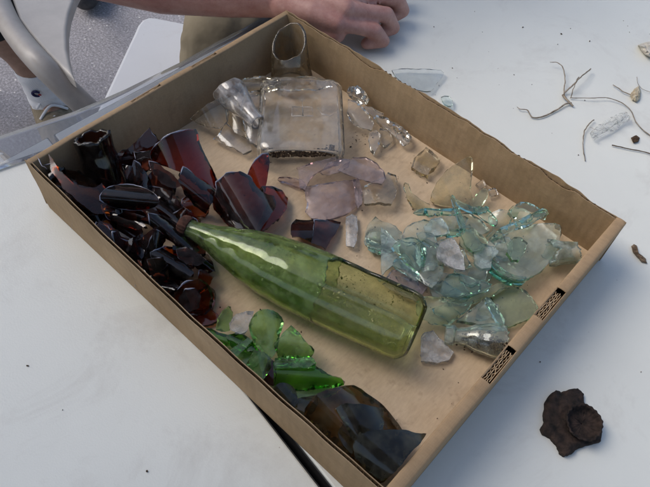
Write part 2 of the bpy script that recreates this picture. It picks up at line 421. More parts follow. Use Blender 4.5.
# a few dents in the bottom sheet
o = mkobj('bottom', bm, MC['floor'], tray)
def rim_noise(x, k, torn):
    v = .0010*noise.noise(Vector((x*25, k, 0)))
    if torn:
        v += .0016*noise.noise(Vector((x*60, k, 3)))
        w = noise.noise(Vector((x*22, k, 9)))
        if w > .12: v -= (w-.12)*.010
    return v
def bow(x): return math.sin(math.pi*min(1, max(0, x/LX)))
def side(y0, out, k, torn):
    """single corrugated panel along x; out = +1/-1 outward"""
    root = None
    nx, nz = 260, 6
    for li, (off, top) in enumerate(((0, 0), (TH-.0007, .0))):
        bm = bmesh.new(); rows = []
        for i in range(nx+1):
            x = LX*i/nx
            hh = H + rim_noise(x, k+li*.7, torn) - (.0006 if li == 0 else 0)
            col = []
            for j in range(nz+1):
                z = .0008+(hh-.0008)*j/nz; f = z/H
                xs = x if i else XI*(1-f)
                xx = XI*(1-f)+(LX-XI*(1-f))*i/nx
                b_ = .0035*bow(x)*f*f + (.0006*noise.noise(Vector((x*40, j*.7, k))) if j else 0)
                y = y0+out*(off+b_) + (out*.0012*noise.noise(Vector((x*90, k, 5)))*max(0, f-.8)*5 if torn else 0)
                col.append((xx, y, z))
            rows.append(col)
        for dd in (0, .0007):
            pass
        fr = [[bm.verts.new(c) for c in col] for col in rows]
        bk = [[bm.verts.new((c[0], c[1]+out*.0007, c[2])) for c in col] for col in rows]
        for i in range(nx):
            for j in range(nz):
                bm.faces.new((fr[i][j], fr[i+1][j], fr[i+1][j+1], fr[i][j+1])); bm.faces.new((bk[i][j], bk[i][j+1], bk[i+1][j+1], bk[i+1][j]))
            bm.faces.new((fr[i][nz], fr[i+1][nz], bk[i+1][nz], bk[i][nz])); bm.faces.new((fr[i][0], bk[i][0], bk[i+1][0], fr[i+1][0]))
        for e in (0, nx):
            for j in range(nz): bm.faces.new((fr[e][j], fr[e][j+1], bk[e][j+1], bk[e][j]))
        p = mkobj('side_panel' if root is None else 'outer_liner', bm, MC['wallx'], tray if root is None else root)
        if root is None:
            root = p
        else:
            p.parent = root; p.matrix_parent_inverse = Matrix.Translation(-Vector(tray.location))@Matrix.Identity(4)
            p.matrix_parent_inverse = Matrix.Identity(4)
    bm = bmesh.new(); a = []; n = 900
    for i in range(n+1):
        x = XI*.3+(LX-XI*.3)*i/n; s = math.sin(i*LX/n/.0062*2*math.pi)*.5
        hh = H+rim_noise(x, k, torn)-.0012+.0006*noise.noise(Vector((x*300, k, 1)))
        yc = y0+out*(TH/2+.0002+.0035*bow(x)); yy = yc+out*s*(TH-.0016)
        yb = y0+out*(TH/2+.0002)+out*s*(TH-.0016)
        a.append((bm.verts.new((x, yb, .001)), bm.verts.new((x, y0+out*(TH/2+.0002+.0035*bow(x)*.25)+out*s*(TH-.0016), H*.5)), bm.verts.new((x, yy, hh))))
    for p, q in zip(a, a[1:]):
        bm.faces.new((p[0], q[0], q[1], p[1])); bm.faces.new((p[1], q[1], q[2], p[2]))
    f = mkobj('corrugation', bm, MC['flute'], root); f.matrix_parent_inverse = Matrix.Identity(4)
    return root
side(TH, -1, 2.3, False)
side(LY-TH, 1, 7.1, True)

def endwall(x_top, x_bot, out, slots):
    """doubled end wall folded over at the top; slots: list of (y0, y1) where the fold is cut open"""
    WD = .0095 if out > 0 else .0060                 # width over both layers
    prof = []                                        # (offset from outer face inward, height)
    r = WD/2
    prof.append((0, .001))
    for i in range(1, 5): prof.append((0, (H-r*.5)*i/4))
    for i in range(1, 9):
        a = math.pi*i/9; prof.append((r-r*math.cos(a), H-r*.5+r*.5*math.sin(a)**.6))
    for i in range(0, 5): prof.append((WD, (H-r*.5)*(1-i/4)+.0036*(i/4)))
    ys = sorted(set([.0]+[s for a in slots for s in a]+[LY]+[LY*i/90 for i in range(91)]))
    bm = bmesh.new(); rows = []
    for y in ys:
        row = []
        for (o_, z) in prof:
            f = z/H; x = x_bot+(x_top-x_bot)*f - out*o_ + .0009*noise.noise(Vector((y*18, z*30, x_top*9)))*f
            row.append(bm.verts.new((x, y, z+.0007*noise.noise(Vector((y*22, o_*50, x_top*5+2)))*f)))
        rows.append(row)
    for (a, b_), y0, y1 in zip(zip(rows, rows[1:]), ys, ys[1:]):
        ym = (y0+y1)/2; cut = any(s0 < ym < s1 for s0, s1 in slots)
        for j in range(len(prof)-1):
            if cut and (6 if out > 0 else 4) <= j <= (11 if out > 0 else 9): continue
            bm.faces.new((a[j], b_[j], b_[j+1], a[j+1]))
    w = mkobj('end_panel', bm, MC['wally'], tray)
    solidify(w, .0008, -1)
    for s0, s1 in slots:                             # locking tab with its corrugated edge showing in the slot
        n = 150
        bm = bmesh.new()
        for (o0, amp, kind) in ((.0026, 0, 'l'), (.0040, .0010, 'w'), (.0054, 0, 'l'), (.0067, .0010, 'w'), (.0080, 0, 'l')) if out > 0 else ((.0012, 0, 'l'), (.0024, .0009, 'w'), (.0036, 0, 'l')):
            prev = None
            for i in range(n+1):
                y = s0+.0012+(s1-s0-.0050 if out > 0 else s1-s0-.0024)*i/n
                s = math.sin((y-s0)/.0050*2*math.pi+o0*900+1.2*noise.noise(Vector((y*90, o0*400, 2))))*amp*(.30+.75*abs(noise.noise(Vector((y*120, o0*700, 6)))))+.0005*noise.noise(Vector((y*110, 3, o0*200)))
                zt = H-.0018+.0016*noise.noise(Vector((y*300, o0*900, 0)))
                xt = x_bot+(x_top-x_bot)*.96-out*(o0+s)
                c = [bm.verts.new((xt-.00028, y, zt)), bm.verts.new((xt+.00028, y, zt)), bm.verts.new((xt-.00028, y, zt-.016)), bm.verts.new((xt+.00028, y, zt-.016))]
                if prev:
                    bm.faces.new((prev[0], c[0], c[1], prev[1])); bm.faces.new((prev[0], prev[2], c[2], c[0])); bm.faces.new((prev[1], c[1], c[3], prev[3]))
                prev = c
        mkobj('locking_tab', bm, MC['edge'], tray)
def yat(px, py, x):                                   # y on the rim seen at that pixel
    return P(px, py, H).y
endwall(LX, LX-.001, 1, [(yat(489, 383, LX), yat(516, 350, LX)), (yat(541, 319, LX), yat(566, 292, LX))])
endwall(0, XI, -1, [(yat(128, 99, 0), yat(157, 82, 0)), (yat(189, 65, 0), yat(212, 50, 0))])

# ------------------------------------------------------------------ the broken olive bottle
bt = empty('broken_bottle', P(300, 275, .0036)); tag(bt, 'long olive green bottle lying across the tray, its body broken open at the base end', 'bottle')
RB = .0295
a3, b3 = P(184, 226, RB+.0045), P(417, 331, RB+.0045)
kk = (b3-a3).length/255
prof = [(0, 8.6), (.015, 9.6), (.05, 9.4), (.06, 10.2), (.12, 13.5), (.2, 19.5), (.3, 26.5), (.4, 31), (.5, 33.4), (.6, 34.3), (.93, 34.3), (.965, 33), (.985, 29.5), (1, 24)]
prof = [(t, r*kk) for t, r in prof]
vc = (CAM-(a3+b3)/2)
o = loft('body', 'olive', a3, b3, prof, nseg=120, rings=110, face=vc, close_end=False, hole=(.635, 266, 352), thick=.0032, parent=bt, wob=.006, mat2='olive_open')
u = (b3-a3).normalized()
bm = bmesh.new()
# rusty remains of the crown cap round the mouth
e1 = (vc-u*vc.dot(u)).normalized(); e2 = u.cross(e1); rows = []
for t, r in ((-.003, .0035), (-.0035, .0085), (-.002, .0105), (.002, .0112), (.0055, .0108), (.006, .0098)):
    rows.append([bm.verts.new(a3+u*(t+.0006*noise.noise(Vector((j*.9, t*900, 0))))+(e1*math.cos(j*math.pi/30)+e2*math.sin(j*math.pi/30))*(r*(.86+.05*math.sin(j*math.pi/30*21)+.08*noise.noise(Vector((j*.35, t*300, 5)))))) for j in range(60)])
for p, q in zip(rows, rows[1:]):
    for j in range(60): bm.faces.new((p[j], p[(j+1) % 60], q[(j+1) % 60], q[j]))
M_rust = simple('rust', (.012, .010, .009), (.045, .030, .024), 160, .9, .8, .0012, .2)
M_rust2 = simple('dark_rust', (.010, .009, .008), (.050, .033, .026), 130, .9, 1, .003, .25, detail=8)
o = mkobj('rusty_cap_ring', bm, simple('red_rust', (.030, .014, .010), (.085, .036, .024), 160, .85, .8, .001, .2), bt, smooth=True); solidify(o, .0012)
# soil lying inside and flaking along the underside
def crumbs(name, label, pts, n, seed, mat, smin=.0004, smax=.0011, z0=.0038, spread=.0, kind=None, cat='soil'):
    rnd = random.Random(seed); bm = bmesh.new()
    for i in range(n):
        q = Vector(rnd.choice(pts)); q += Vector((rnd.gauss(0, 1), rnd.gauss(0, 1)))*spread
        s = rnd.uniform(smin, smax)*rnd.choice((1, 1, 1, .6, 1.5))
        c = P(q.x, q.y, z0)
        r = bmesh.ops.create_icosphere(bm, subdivisions=1, radius=s)
        rot = Matrix.Rotation(rnd.uniform(0, 6), 3, Vector((rnd.random(), rnd.random(), 1)).normalized())
        sc_ = Vector((rnd.uniform(.6, 1.5), rnd.uniform(.6, 1.2), rnd.uniform(.4, .8)))
        for v in r['verts']:
            k = rot@Vector((v.co.x*sc_.x, v.co.y*sc_.y, v.co.z*sc_.z)); k *= rnd.uniform(.75, 1.2); v.co = k+c+Vector((0, 0, s*.4))
    o = mkobj(name, bm, mat); recentre(o); return o

# ------------------------------------------------------------------ amber glass heap
AG = None
# broken cup in the near left corner
def ax_tube(name, label, mat, pa, za, pb, zb, prof, cat='broken bottle piece', **k):
    o = loft(name, mat, P(*pa, za), P(*pb, zb), prof, **k); recentre(o); keep_in(o); tag(o, label, cat); return o
rn = random.Random(3)
shard('glass_shard', 'curved amber shard with a pointed peak in the leftmost corner of the tray', 'amber', [(32, 149), (36, 155), (42, 166), (52, 174), (64, 181), (76, 183), (85, 178), (90, 190), (88, 208), (76, 208), (60, 196), (46, 184), (34, 166)], z=.050, gy=.012, gx=-.004, curve=(120, .006), t=.003, jit=1.5)
shard('glass_shard', 'dark shard behind the peaked one in the leftmost corner', 'amber_dark', [(36, 160), (48, 158), (62, 160), (76, 168), (86, 176), (88, 192), (72, 196), (54, 186), (42, 174)], z=.040, gy=.006, gx=-.004, curve=(20, -.008), t=.003, jit=1.3, edges=.4)
ax_tube('bottle_neck', 'tall blackish bottle piece standing against the far left wall with a ragged top', 'amber_dark', (104, 186), .010, (85, 131), .062, [(0, .0185), (.5, .0170), (.75, .0158), (1, .0168)], thick=.0035,
        end=jagf(21, .0020, (1, 3, 7, 12)), start=jagf(22, .003), rings=50)
ax_tube('bottle_mouth', 'round open amber bottle neck between the corner cup and the oval base', 'amber_dark', (88, 216), .008, (85, 205), .026, [(0, .0125), (.7, .0120), (.8, .0135), (1, .0132)], thick=.003, rings=30)
A = lambda lab, mat, pts, **k: shard('glass_shard', lab, mat, pts, **k)
A('oval dark bottle base lying tilted with a bright bluish glint', 'amber_dark', [(100, 200), (102, 192), (109, 187), (120, 184.5), (134, 185), (147, 189), (156, 195), (159, 202), (155, 207), (143, 210), (128, 210), (112, 207)], z=.044, gy=.010, curve=(5, .010), t=.005, jit=.3, edges=.9)
# curved big piece with bright rim, standing
A('large red amber shard standing up behind the bottle neck, curved rim catching white light', 'amber_red',
  [(150, 154), (153, 148), (160, 141), (168, 135), (180, 131), (196, 129), (199, 140), (204, 152), (211, 166), (218, 181), (217, 188), (206, 189), (196, 182), (180, 172), (163, 166), (153, 162)], z=.040, gy=.036, gx=-.01, curve=(70, .014), t=.004, jit=.5, edges=.4)
A('triangular red brown shard leaning on the far left wall behind the large curved shard', 'amber_red',
  [(149, 128), (155, 136), (164, 146), (158, 160), (150, 168), (132, 170), (114, 168), (124, 153), (136, 142)], z=.035, gy=.034, t=.0035)
A('narrow amber shard with a straight white lit edge', 'amber_dark', [(134, 152), (152, 150), (154, 154), (152, 170), (140, 172), (136, 163)], z=.034, gy=.006, gx=.008, t=.004)
A('violet tinged brown shard upright between the tall neck and the curved shard', 'amber_violet', [(134, 160), (140, 164), (146, 172), (152, 185), (154, 198), (134, 196), (124, 188), (128, 176)], z=.028, gy=.026, curve=(90, .006))
A('greyish filmed brown shard leaning below the large red amber shard', 'amber_violet', [(149, 161), (158, 163), (168, 171), (178, 180), (182, 186), (174, 188), (162, 184), (153, 174)], z=.038, gy=.014, gx=.004, t=.004)
A('dark folded shard with a silvery top edge right below the large red amber shard', 'amber_dark', [(183, 167), (189, 170), (205, 182), (216, 190), (212, 203), (206, 214), (194, 206), (184, 194), (178, 180)], z=.034, gy=.026, gx=-.008, curve=(40, .008), t=.004)
A('thin curved amber rim fragment with a pale edge beside the oval base', 'amber_violet', [(101, 206), (107, 202), (112, 208), (118, 216), (128, 220), (142, 222), (146, 226), (136, 230), (120, 226), (108, 219), (103, 212)], z=.030, gy=-.006, curve=(20, .010), t=.004)
A('upright amber shard with a grey sheen and ragged sides near the long rim', 'amber_violet', [(112, 232), (117, 231), (120, 238), (127, 241), (138, 240), (147, 233), (154, 228), (152, 238), (146, 250), (140, 262), (132, 266), (122, 259), (115, 245)], z=.034, gy=.030, curve=(90, -.010), t=.0035, jit=1.6)
A('sharp pointed brown shard right of the grey sheened upright one', 'amber_dark', [(154, 229), (160, 231), (166, 236), (163, 246), (160, 258), (152, 270), (142, 268), (141, 262), (148, 246)], z=.032, gy=.026, curve=(100, .010), t=.004, jit=1.5)
A('long dark shard lying beside the bottle mouth, lower edge pale', 'amber_dark', [(148, 213), (160, 215), (175, 228), (190, 240), (200, 250), (196, 256), (180, 250), (165, 238), (150, 226)], z=.036, gy=.008, gx=-.012, curve=(40, .008), t=.004)
A('small brown shard with a satin face under the bottle neck', 'amber_violet', [(176, 249), (188, 248), (200, 255), (206, 260), (198, 266), (186, 264), (178, 258)], z=.034, gy=.010, t=.0035)
A('glossy lump of dark brown glass in the middle of the heap', 'amber_dark', [(150, 252), (162, 247), (176, 256), (190, 266), (194, 273), (184, 282), (168, 278), (154, 268)], z=.028, gy=.010, curve=(30, .010), t=.006)
A('bluish glinting dark shard by the near long wall', 'amber_dark', [(150, 282), (160, 278), (172, 282), (178, 288), (168, 294), (156, 292)], z=.024, gy=-.006, curve=(10, .006), t=.004)
A('cup shaped brown shard with a milky inside at the near end of the heap', 'amber', [(172, 300), (177, 290), (187, 281), (197, 280), (205, 286), (210, 298), (208, 309), (202, 316), (190, 318), (176, 313)], z=.022, gy=.022, curve=(90, -.010), t=.0035)
A('small filmed shard lying inside the cup shaped brown one', 'amber_violet', [(178, 298), (185, 289), (195, 288), (201, 296), (199, 308), (190, 312), (180, 309)], z=.026, gy=.012, t=.003)
A('little amber chip pointing out over the tray floor near the olive bottle', 'amber', [(199, 270), (206, 270), (213, 278), (209, 286), (203, 290), (198, 280)], z=.018, gy=.012, t=.004)
A('yellow brown shard flat on the floor at the near end of the brown heap', 'amber', [(180, 314), (195, 310), (208, 308), (218, 314), (217, 321), (207, 325), (196, 326), (188, 321)], z=.0085, t=.003)
A('straight sided brown shard on edge along the near long wall', 'amber', [(96, 222), (108, 226), (118, 240), (122, 254), (128, 266), (120, 262), (106, 246), (94, 230)], z=.026, gy=.012, gx=-.006, t=.0035)
# nested dark shards that fill the heap
fill = [
 ((70, 190), 26, 14, 20, .016), ((92, 226), 22, 15, 45, .014), ((118, 236), 24, 14, 10, .014), ((138, 226), 22, 12, 30, .022), ((160, 205), 24, 16, 5, .024), ((172, 212), 20, 14, 50, .020),
 ((184, 224), 18, 11, 20, .018), ((150, 240), 22, 14, 70, .018), ((172, 262), 20, 13, 15, .016), ((162, 275), 20, 11, 35, .014), ((136, 262), 18, 11, 50, .014), ((186, 284), 16, 10, 10, .013),
 ((156, 190), 20, 14, 80, .020), ((110, 196), 20, 14, 60, .018), ((196, 206), 14, 11, 0, .018), ((178, 190), 20, 14, 20, .018), ((128, 178), 16, 11, 20, .016), ((203, 262), 12, 8, 30, .010),
 ((145, 288), 13, 8, 40, .012), ((168, 240), 18, 10, 40, .028), ((192, 246), 16, 9, 20, .022), ((124, 214), 20, 10, 10, .022), ((96, 200), 14, 10, 30, .012), ((160, 226), 16, 9, 60, .030),
 ((176, 300), 14, 8, 30, .0085), ((206, 300), 9, 7, 70, .0085), ((188, 232), 16, 10, 100, .028), ((142, 208), 15, 8, 5, .012)]
fill = [(c_, rx_*1.4, ry_*1.4, an_, z_) for q_, (c_, rx_, ry_, an_, z_) in enumerate(fill) if q_ % 4 != 3]+[((104, 172), 20, 16, 60, .020), ((126, 160), 16, 12, 120, .022), ((66, 184), 20, 16, 50, .034), ((50, 172), 14, 12, 60, .042), ((112, 202), 20, 12, 30, .030), ((140, 246), 18, 12, 80, .034), ((182, 258), 16, 11, 20, .030), ((160, 268), 20, 12, 30, .034)]
for k, ((x, y), rx, ry, an, z) in enumerate(fill):
    rd = random.Random(100+k); nn = rd.choice((5, 6, 7, 6)); pts = []
    for i in range(nn):
        a = 2*math.pi*(i+rd.uniform(-.28, .28))/nn; q = rd.uniform(.75, 1.15)
        px, py = rx*q*math.cos(a)*.8, ry*q*math.sin(a)*.95; ca, sa = math.cos(R(an)), math.sin(R(an))
        pts.append((x+px*ca-py*sa, y+px*sa+py*ca))
    A('dark brown shard buried in the heap of amber glass at the left of the tray', rd.choice(['amber_dark', 'amber_dark', 'amber_dark', 'amber', 'amber_violet']), pts, z=z, gx=rd.uniform(-.010, .010), gy=rd.uniform(.002, .026), curve=(rd.uniform(0, 180), rd.choice((-1, 1, 1, 1))*rd.uniform(.007, .013)), t=.004, jit=rd.choice((.45, .9)), group='dark shards buried in the amber heap')
# faceted brown cluster between heap and bottle shoulder
A('red pointed shard rising from the faceted brown glass beside the bottle shoulder', 'amber_red', [(247, 176), (250, 168), (255, 160), (262, 154), (268, 153), (270, 162), (268, 174), (265, 190), (262, 200), (252, 192)], z=.024, gy=.024, curve=(70, .006), t=.0035, jit=.6)
A('large faceted brown shard with violet reflections beside the bottle shoulder', 'amber_violet', [(216, 182), (226, 173), (240, 171), (250, 176), (256, 186), (262, 192), (274, 196), (276, 206), (266, 222), (258, 233), (242, 233), (232, 222), (222, 208), (215, 196)], z=.026, gx=-.002, gy=.018, curve=(60, .016), t=.005)
A('dark steep shard forming the left flank of the faceted brown glass', 'amber_dark', [(214, 184), (221, 188), (226, 200), (236, 214), (244, 230), (236, 231), (224, 222), (214, 210), (211, 200)], z=.016, gx=.012, curve=(60, .005), t=.004)
A('deep red shard forming the right flank of the faceted brown glass', 'amber', [(262, 186), (272, 186), (282, 190), (288, 198), (287, 208), (280, 218), (268, 228), (256, 233), (262, 216), (268, 202)], z=.018, gx=-.012, curve=(60, .006), t=.005)
A('dark square cornered little shard above the olive bottle, left one of two touching', 'amber_dark', [(291, 225), (296, 219), (303, 220), (315, 219), (314, 232), (312, 243), (302, 238), (292, 237)], z=.014, curve=(0, .006), t=.0045)
A('pink violet little triangular shard above the olive bottle, right one of two touching', 'amber_violet', [(314, 220), (328, 220), (341, 222), (336, 233), (326, 249), (311, 243)], z=.012, curve=(30, .005), gx=-.006, t=.0035)

# ------------------------------------------------------------------ clear glass at the far corner
ax_tube('bottle_neck', 'clear dirty bottle neck standing in the farthest corner with an oval broken opening', 'smoky', (292, 84), .006, (289, 42), .050, [(0, .024), (.5, .0205), (1, .0185)], thick=.0028,
        end=lambda a, f=jagf(41, .0012, (2, 3, 5, 9)): f(a)+.014*math.cos(a-2.75), face=vc, rings=50)
fl = empty('flat_flask', P(300, 150, .0036)); tag(fl, 'clear flat rectangular flask with its top broken off and soil inside at the bottom', 'broken flask')
loft('body', 'flask', P(301, 160, .020), P(301, 90, .024), [(0, .034), (.03, .0405), (.1, .0425), (1, .0425)], nseg=96, rings=50, face=Vector((0, 0, 1)), sx=.38, sy=1.0, power=4, thick=.0028, end=jagf(51, .0012), parent=fl, hole=(-.1, 112, 248))
# embossed panel marks
bm = bmesh.new()
for (pts) in ([(292, 107), (312, 107), (313, 116), (292, 116), (292, 107)], [(318, 108), (322, 114), (330, 116), (336, 112)], [(302, 99), (303, 116)]):
    tube(bm, [P(x, y, .0385) for x, y in pts], .00045, 6)
mkobj('embossed_marks', bm, G['clear'], fl, smooth=True)
M_soil = simple('dark_soil', (.035, .022, .014), (.10, .065, .04), 300, .95, .8, .001, .1)
bm = bmesh.new(); rd = random.Random(4)
for i in range(520):
    t = rd.random(); x = 262+t*76; edge = 4+9*abs(noise.noise(Vector((t*5, 2, 0))))+ (5 if t < .15 or .62 < t < .95 else 0)
    y = 157-rd.random()*edge*(.9)-t*1.5; r = bmesh.ops.create_icosphere(bm, subdivisions=1, radius=rd.uniform(.0005, .0015)); c = P(x, y, .0105+rd.random()*.002)
    for v in r['verts']: v.co = v.co*rd.uniform(.7, 1.3)+c
mkobj('soil_inside', bm, M_soil, fl)
A('clear pointed shard with a blue white patch, nearest the far left wall', 'clear_dirty', [(190, 119), (196, 113), (207, 104), (222, 97), (226, 104), (229, 114), (227, 124), (219, 129), (205, 127), (196, 123)], z=.024, gy=.022, curve=(60, .010), t=.003)
o = ax_tube('bottle_neck', 'clear funnel shaped neck with a milky white streak and a small round mouth', 'milky', (258, 123), .032, (229, 91), .034, [(0, .0075), (.05, .0082), (.3, .0088), (.6, .0125), (.85, .016), (1, .0165)], thick=.0014, end=jagf(61, .0024, (1, 2, 3, 7)), rings=50)
A('domed clear shard against the far corner behind the flask', 'clear_dirty', [(234, 87), (243, 79), (256, 76), (270, 77), (281, 81), (281, 90), (266, 94), (255, 98), (243, 96)], z=.030, gy=.020, curve=(0, .012), t=.003)
A('clear star pointed shard lying on the floor left of the flask', 'clear', [(213, 139), (220, 132), (226, 122), (233, 128), (243, 132), (251, 140), (252, 150), (243, 154), (232, 147), (222, 144)], z=.012, gy=.006, curve=(40, .004), t=.0032)
A('tall clear curved shard between the funnel neck and the flask', 'clear', [(246, 92), (262, 90), (266, 100), (264, 114), (262, 130), (258, 146), (250, 142), (244, 128), (240, 112)], z=.022, gy=.012, curve=(90, .008), t=.003)
A('clear shard leaning under the funnel neck', 'clear_dirty', [(224, 104), (236, 100), (246, 112), (252, 126), (246, 138), (234, 132), (226, 120)], z=.016, gy=.010, curve=(80, .006), t=.003)
A('clear shard wedged behind the upper edge of the flask', 'clear_dirty', [(262, 82), (290, 78), (312, 76), (326, 80), (332, 88), (316, 92), (290, 92), (266, 92)], z=.030, gy=.016, curve=(0, .006), t=.003)
A('chunky faceted clear shard right of the flask top', 'clear', [(347, 92), (350, 86), (358, 85), (367, 93), (370, 99), (368, 104), (361, 105), (352, 99)], z=.022, gy=.010, curve=(30, .006), t=.006)
A('clear shard leaning from the flask side down to the floor', 'clear', [(348, 99), (356, 101), (366, 110), (374, 122), (372, 130), (362, 128), (352, 124), (347, 112)], z=.016, gy=.010, curve=(50, .004), t=.004)
A('small wedge of clear glass near the far long wall', 'clear', [(364, 106), (372, 107), (384, 113), (383, 118), (374, 117), (366, 112)], z=.016, gy=.004, t=.005)
A('long narrow clear shard beside the far long wall', 'clear', [(376, 115), (386, 117), (398, 124), (407, 131), (412, 137), (409, 143), (402, 146), (397, 139), (388, 130), (378, 122)], z=.013, gy=.004, curve=(35, .006), t=.005)
A('clear chip with a white patch at the foot of the clear heap', 'clear', [(369, 133), (376, 130), (381, 135), (380, 144), (375, 152), (371, 149)], z=.014, gy=.004, t=.005)
A('little clear shard behind the white patched chip', 'clear', [(380, 128), (390, 130), (393, 141), (385, 146), (379, 140)], z=.010, t=.004)
A('square chip of thick clear glass alone on the floor by the far wall', 'clear_dirty', [(426, 147), (432, 151), (440, 159), (437, 166), (431, 169), (428, 175), (419, 172), (411, 167), (414, 158)], z=.012, gx=.002, t=.0055)
A('large clear shard with a yellow cast leaning on the far long wall', 'yellowish', [(430, 201), (434, 188), (441, 177), (451, 167), (462, 160), (470, 156), (473, 162), (472, 178), (471, 192), (473, 205), (456, 207), (440, 206)], z=.022, gy=.030, curve=(60, .006), t=.003, jit=.5)
A('small pale green shard beside the yellow cast one', 'aqua_green', [(466, 205), (476, 196), (484, 188), (489, 190), (486, 200), (480, 208), (470, 210)], z=.014, gy=.012, t=.003)
A('curved clear shard with a bright spot, left of the yellow cast one', 'yellowish', [(405, 182), (409, 184), (412, 193), (420, 199), (430, 204), (431, 209), (421, 212), (413, 209), (407, 200)], z=.014, gy=.008, curve=(30, .008), t=.0035)
A('white looking clear shard between the bottle end and the near end wall', 'frost', [(421, 337), (425, 332), (433, 330), (439, 338), (447, 345), (454, 352), (449, 360), (438, 363), (421, 361)], z=.0085, t=.0035)
A('thin white sliver between the purple glass and the olive bottle', 'frost', [(346, 217), (352, 214), (357, 216), (358, 228), (357, 240), (354, 247), (346, 246), (346, 232)], z=.009, curve=(80, .003), t=.003)
A('tiny clear crumb by the foot of the far long wall', 'clear', [(478, 182), (485, 178), (488, 183), (482, 187)], z=.0085, t=.003)
A('clear slip of glass at the foot of the far wall, right of the crumb', 'clear', [(492, 186), (499, 184), (502, 190), (495, 193)], z=.0085, t=.003)
# ------------------------------------------------------------------ sun purpled glass
A('largest flat shard of purple tinted glass in the tray centre', 'purple', [(304, 187), (318, 184), (336, 181), (355, 179), (357, 192), (358, 205), (350, 212), (340, 216), (324, 220), (311, 218), (305, 212), (307, 202)], z=.0105, gy=.003, curve=(85, .006), t=.003)
A('flag shaped purple tinted shard at the upper left of the purple group', 'purple', [(297, 167), (310, 163), (326, 159), (343, 156), (338, 163), (326, 168), (313, 175), (308, 183), (305, 190), (300, 188), (299, 178)], z=.017, gy=.004, t=.003)
A('thin purple tinted splinter pointing left', 'purple', [(279, 177), (290, 177), (301, 180), (306, 186), (298, 187), (286, 182), (279, 180)], z=.009, t=.003, jit=.5)
A('lens shaped purple tinted shard overlapping the flag shaped one', 'purple', [(320, 172), (327, 164), (338, 159), (350, 159), (349, 166), (340, 172), (330, 175), (322, 175)], z=.021, gy=.004, curve=(20, .004), t=.003)
A('oval purple tinted shard on top of the purple group', 'purple', [(338, 170), (346, 163), (353, 157), (366, 157), (377, 163), (384, 171), (386, 178), (382, 184), (368, 181), (352, 176)], z=.020, gx=-.004, curve=(20, .006), t=.003)
A('squarish clear shard at the right of the purple group', 'clear_dirty', [(364, 186), (372, 182), (384, 178), (388, 172), (396, 175), (398, 186), (396, 196), (392, 204), (380, 202), (364, 204), (360, 196)], z=.014, curve=(80, .005), t=.0035)
A('narrow purple tinted strip between the big flat shard and the clear one', 'purple', [(353, 180), (358, 178), (362, 190), (362, 204), (358, 208), (355, 196)], z=.014, t=.003)
# ------------------------------------------------------------------ aqua glass
A('small clear aqua dish shaped shard at the left end of the aqua heap', 'aqua_pale', [(365, 232), (368, 225), (376, 218), (384, 222), (396, 226), (402, 232), (400, 243), (392, 250), (378, 251), (368, 246)], z=.012, curve=(0, -.008), t=.004)
A('curved aqua rim with a bright cyan edge under the dish shaped shard', 'aqua', [(365, 236), (371, 240), (382, 244), (394, 247), (396, 252), (384, 253), (371, 249), (365, 243)], z=.012, curve=(10, .003), t=.003, jit=.3)
A('pale milky triangle at the left of the aqua heap', 'aqua_frost', [(381, 227), (390, 234), (398, 242), (402, 256), (392, 266), (382, 275), (381, 258), (381, 242)], z=.016, t=.003)
A('clear rounded shard beneath the small pale aqua ones', 'aqua_pale', [(399, 240), (404, 230), (412, 223), (424, 219), (433, 222), (431, 234), (420, 241), (406, 246)], z=.014, curve=(30, .004), t=.0035)
A('frosted pale aqua square shard on top of the heap, upper left', 'aqua_frost', [(424, 226), (431, 219), (441, 217), (446, 223), (450, 233), (441, 235), (431, 235), (425, 232)], z=.024, t=.0035)
A('bright aqua curved shard with a white reflection near the teal rod', 'aqua', [(391, 248), (400, 240), (412, 237), (422, 242), (427, 254), (424, 264), (418, 271), (408, 264), (398, 256)], z=.021, gy=.014, curve=(60, .010), t=.004, jit=.3)
A('thick teal glass rod at the left front of the aqua heap', 'aqua', [(393, 263), (397, 258), (406, 263), (417, 271), (420, 277), (415, 281), (404, 274), (395, 269)], z=.022, curve=(35, .003), t=.003, jit=.3)
A('round edged clear shard in the left middle of the aqua heap', 'aqua_pale', [(414, 246), (426, 238), (438, 244), (440, 258), (434, 270), (422, 272), (416, 262)], z=.017, curve=(70, .005), t=.0035)
A('leaf shaped lilac frosted shard on top of the aqua heap', 'frost', [(436, 249), (441, 242), (452, 237), (459, 246), (464, 256), (465, 270), (456, 269), (446, 264), (438, 258)], z=.026, t=.0032)
A('bright teal bar lying across the back of the aqua heap', 'teal', [(414, 212), (424, 208), (440, 209), (454, 208), (458, 212), (450, 216), (432, 215), (418, 216)], z=.018, curve=(0, .003), t=.003, jit=.3)
A('slim teal stick pointing up from the back of the aqua heap', 'teal', [(451, 196), (455, 197), (460, 210), (466, 226), (466, 231), (461, 229), (456, 214)], z=.030, gy=.014, t=.0032, jit=.4)
A('teal splinter joining the teal stick at the top', 'teal', [(456, 199), (466, 204), (478, 208), (486, 206), (489, 209), (480, 213), (466, 210), (457, 204)], z=.024, gx=.003, t=.003, jit=.4)
A('arched teal edged shard behind the heap centre', 'aqua', [(474, 207), (484, 207), (492, 213), (498, 221), (495, 225), (486, 221), (478, 215)], z=.022, curve=(35, .003), t=.003, jit=.3)
A('clear aqua shard low at the back of the heap', 'aqua_pale', [(456, 214), (470, 212), (482, 220), (490, 230), (478, 236), (464, 232)], z=.014, curve=(20, .004), t=.0035)
A('short teal bar pointing left at the lilac leaf', 'teal', [(447, 231), (456, 229), (464, 229), (465, 233), (456, 235), (448, 235)], z=.022, t=.0045, jit=.3)
A('pale green square shard over the heap centre', 'aqua_green', [(461, 234), (466, 228), (472, 227), (482, 235), (488, 243), (480, 250), (473, 252), (465, 245)], z=.028, gx=.002, t=.0035)
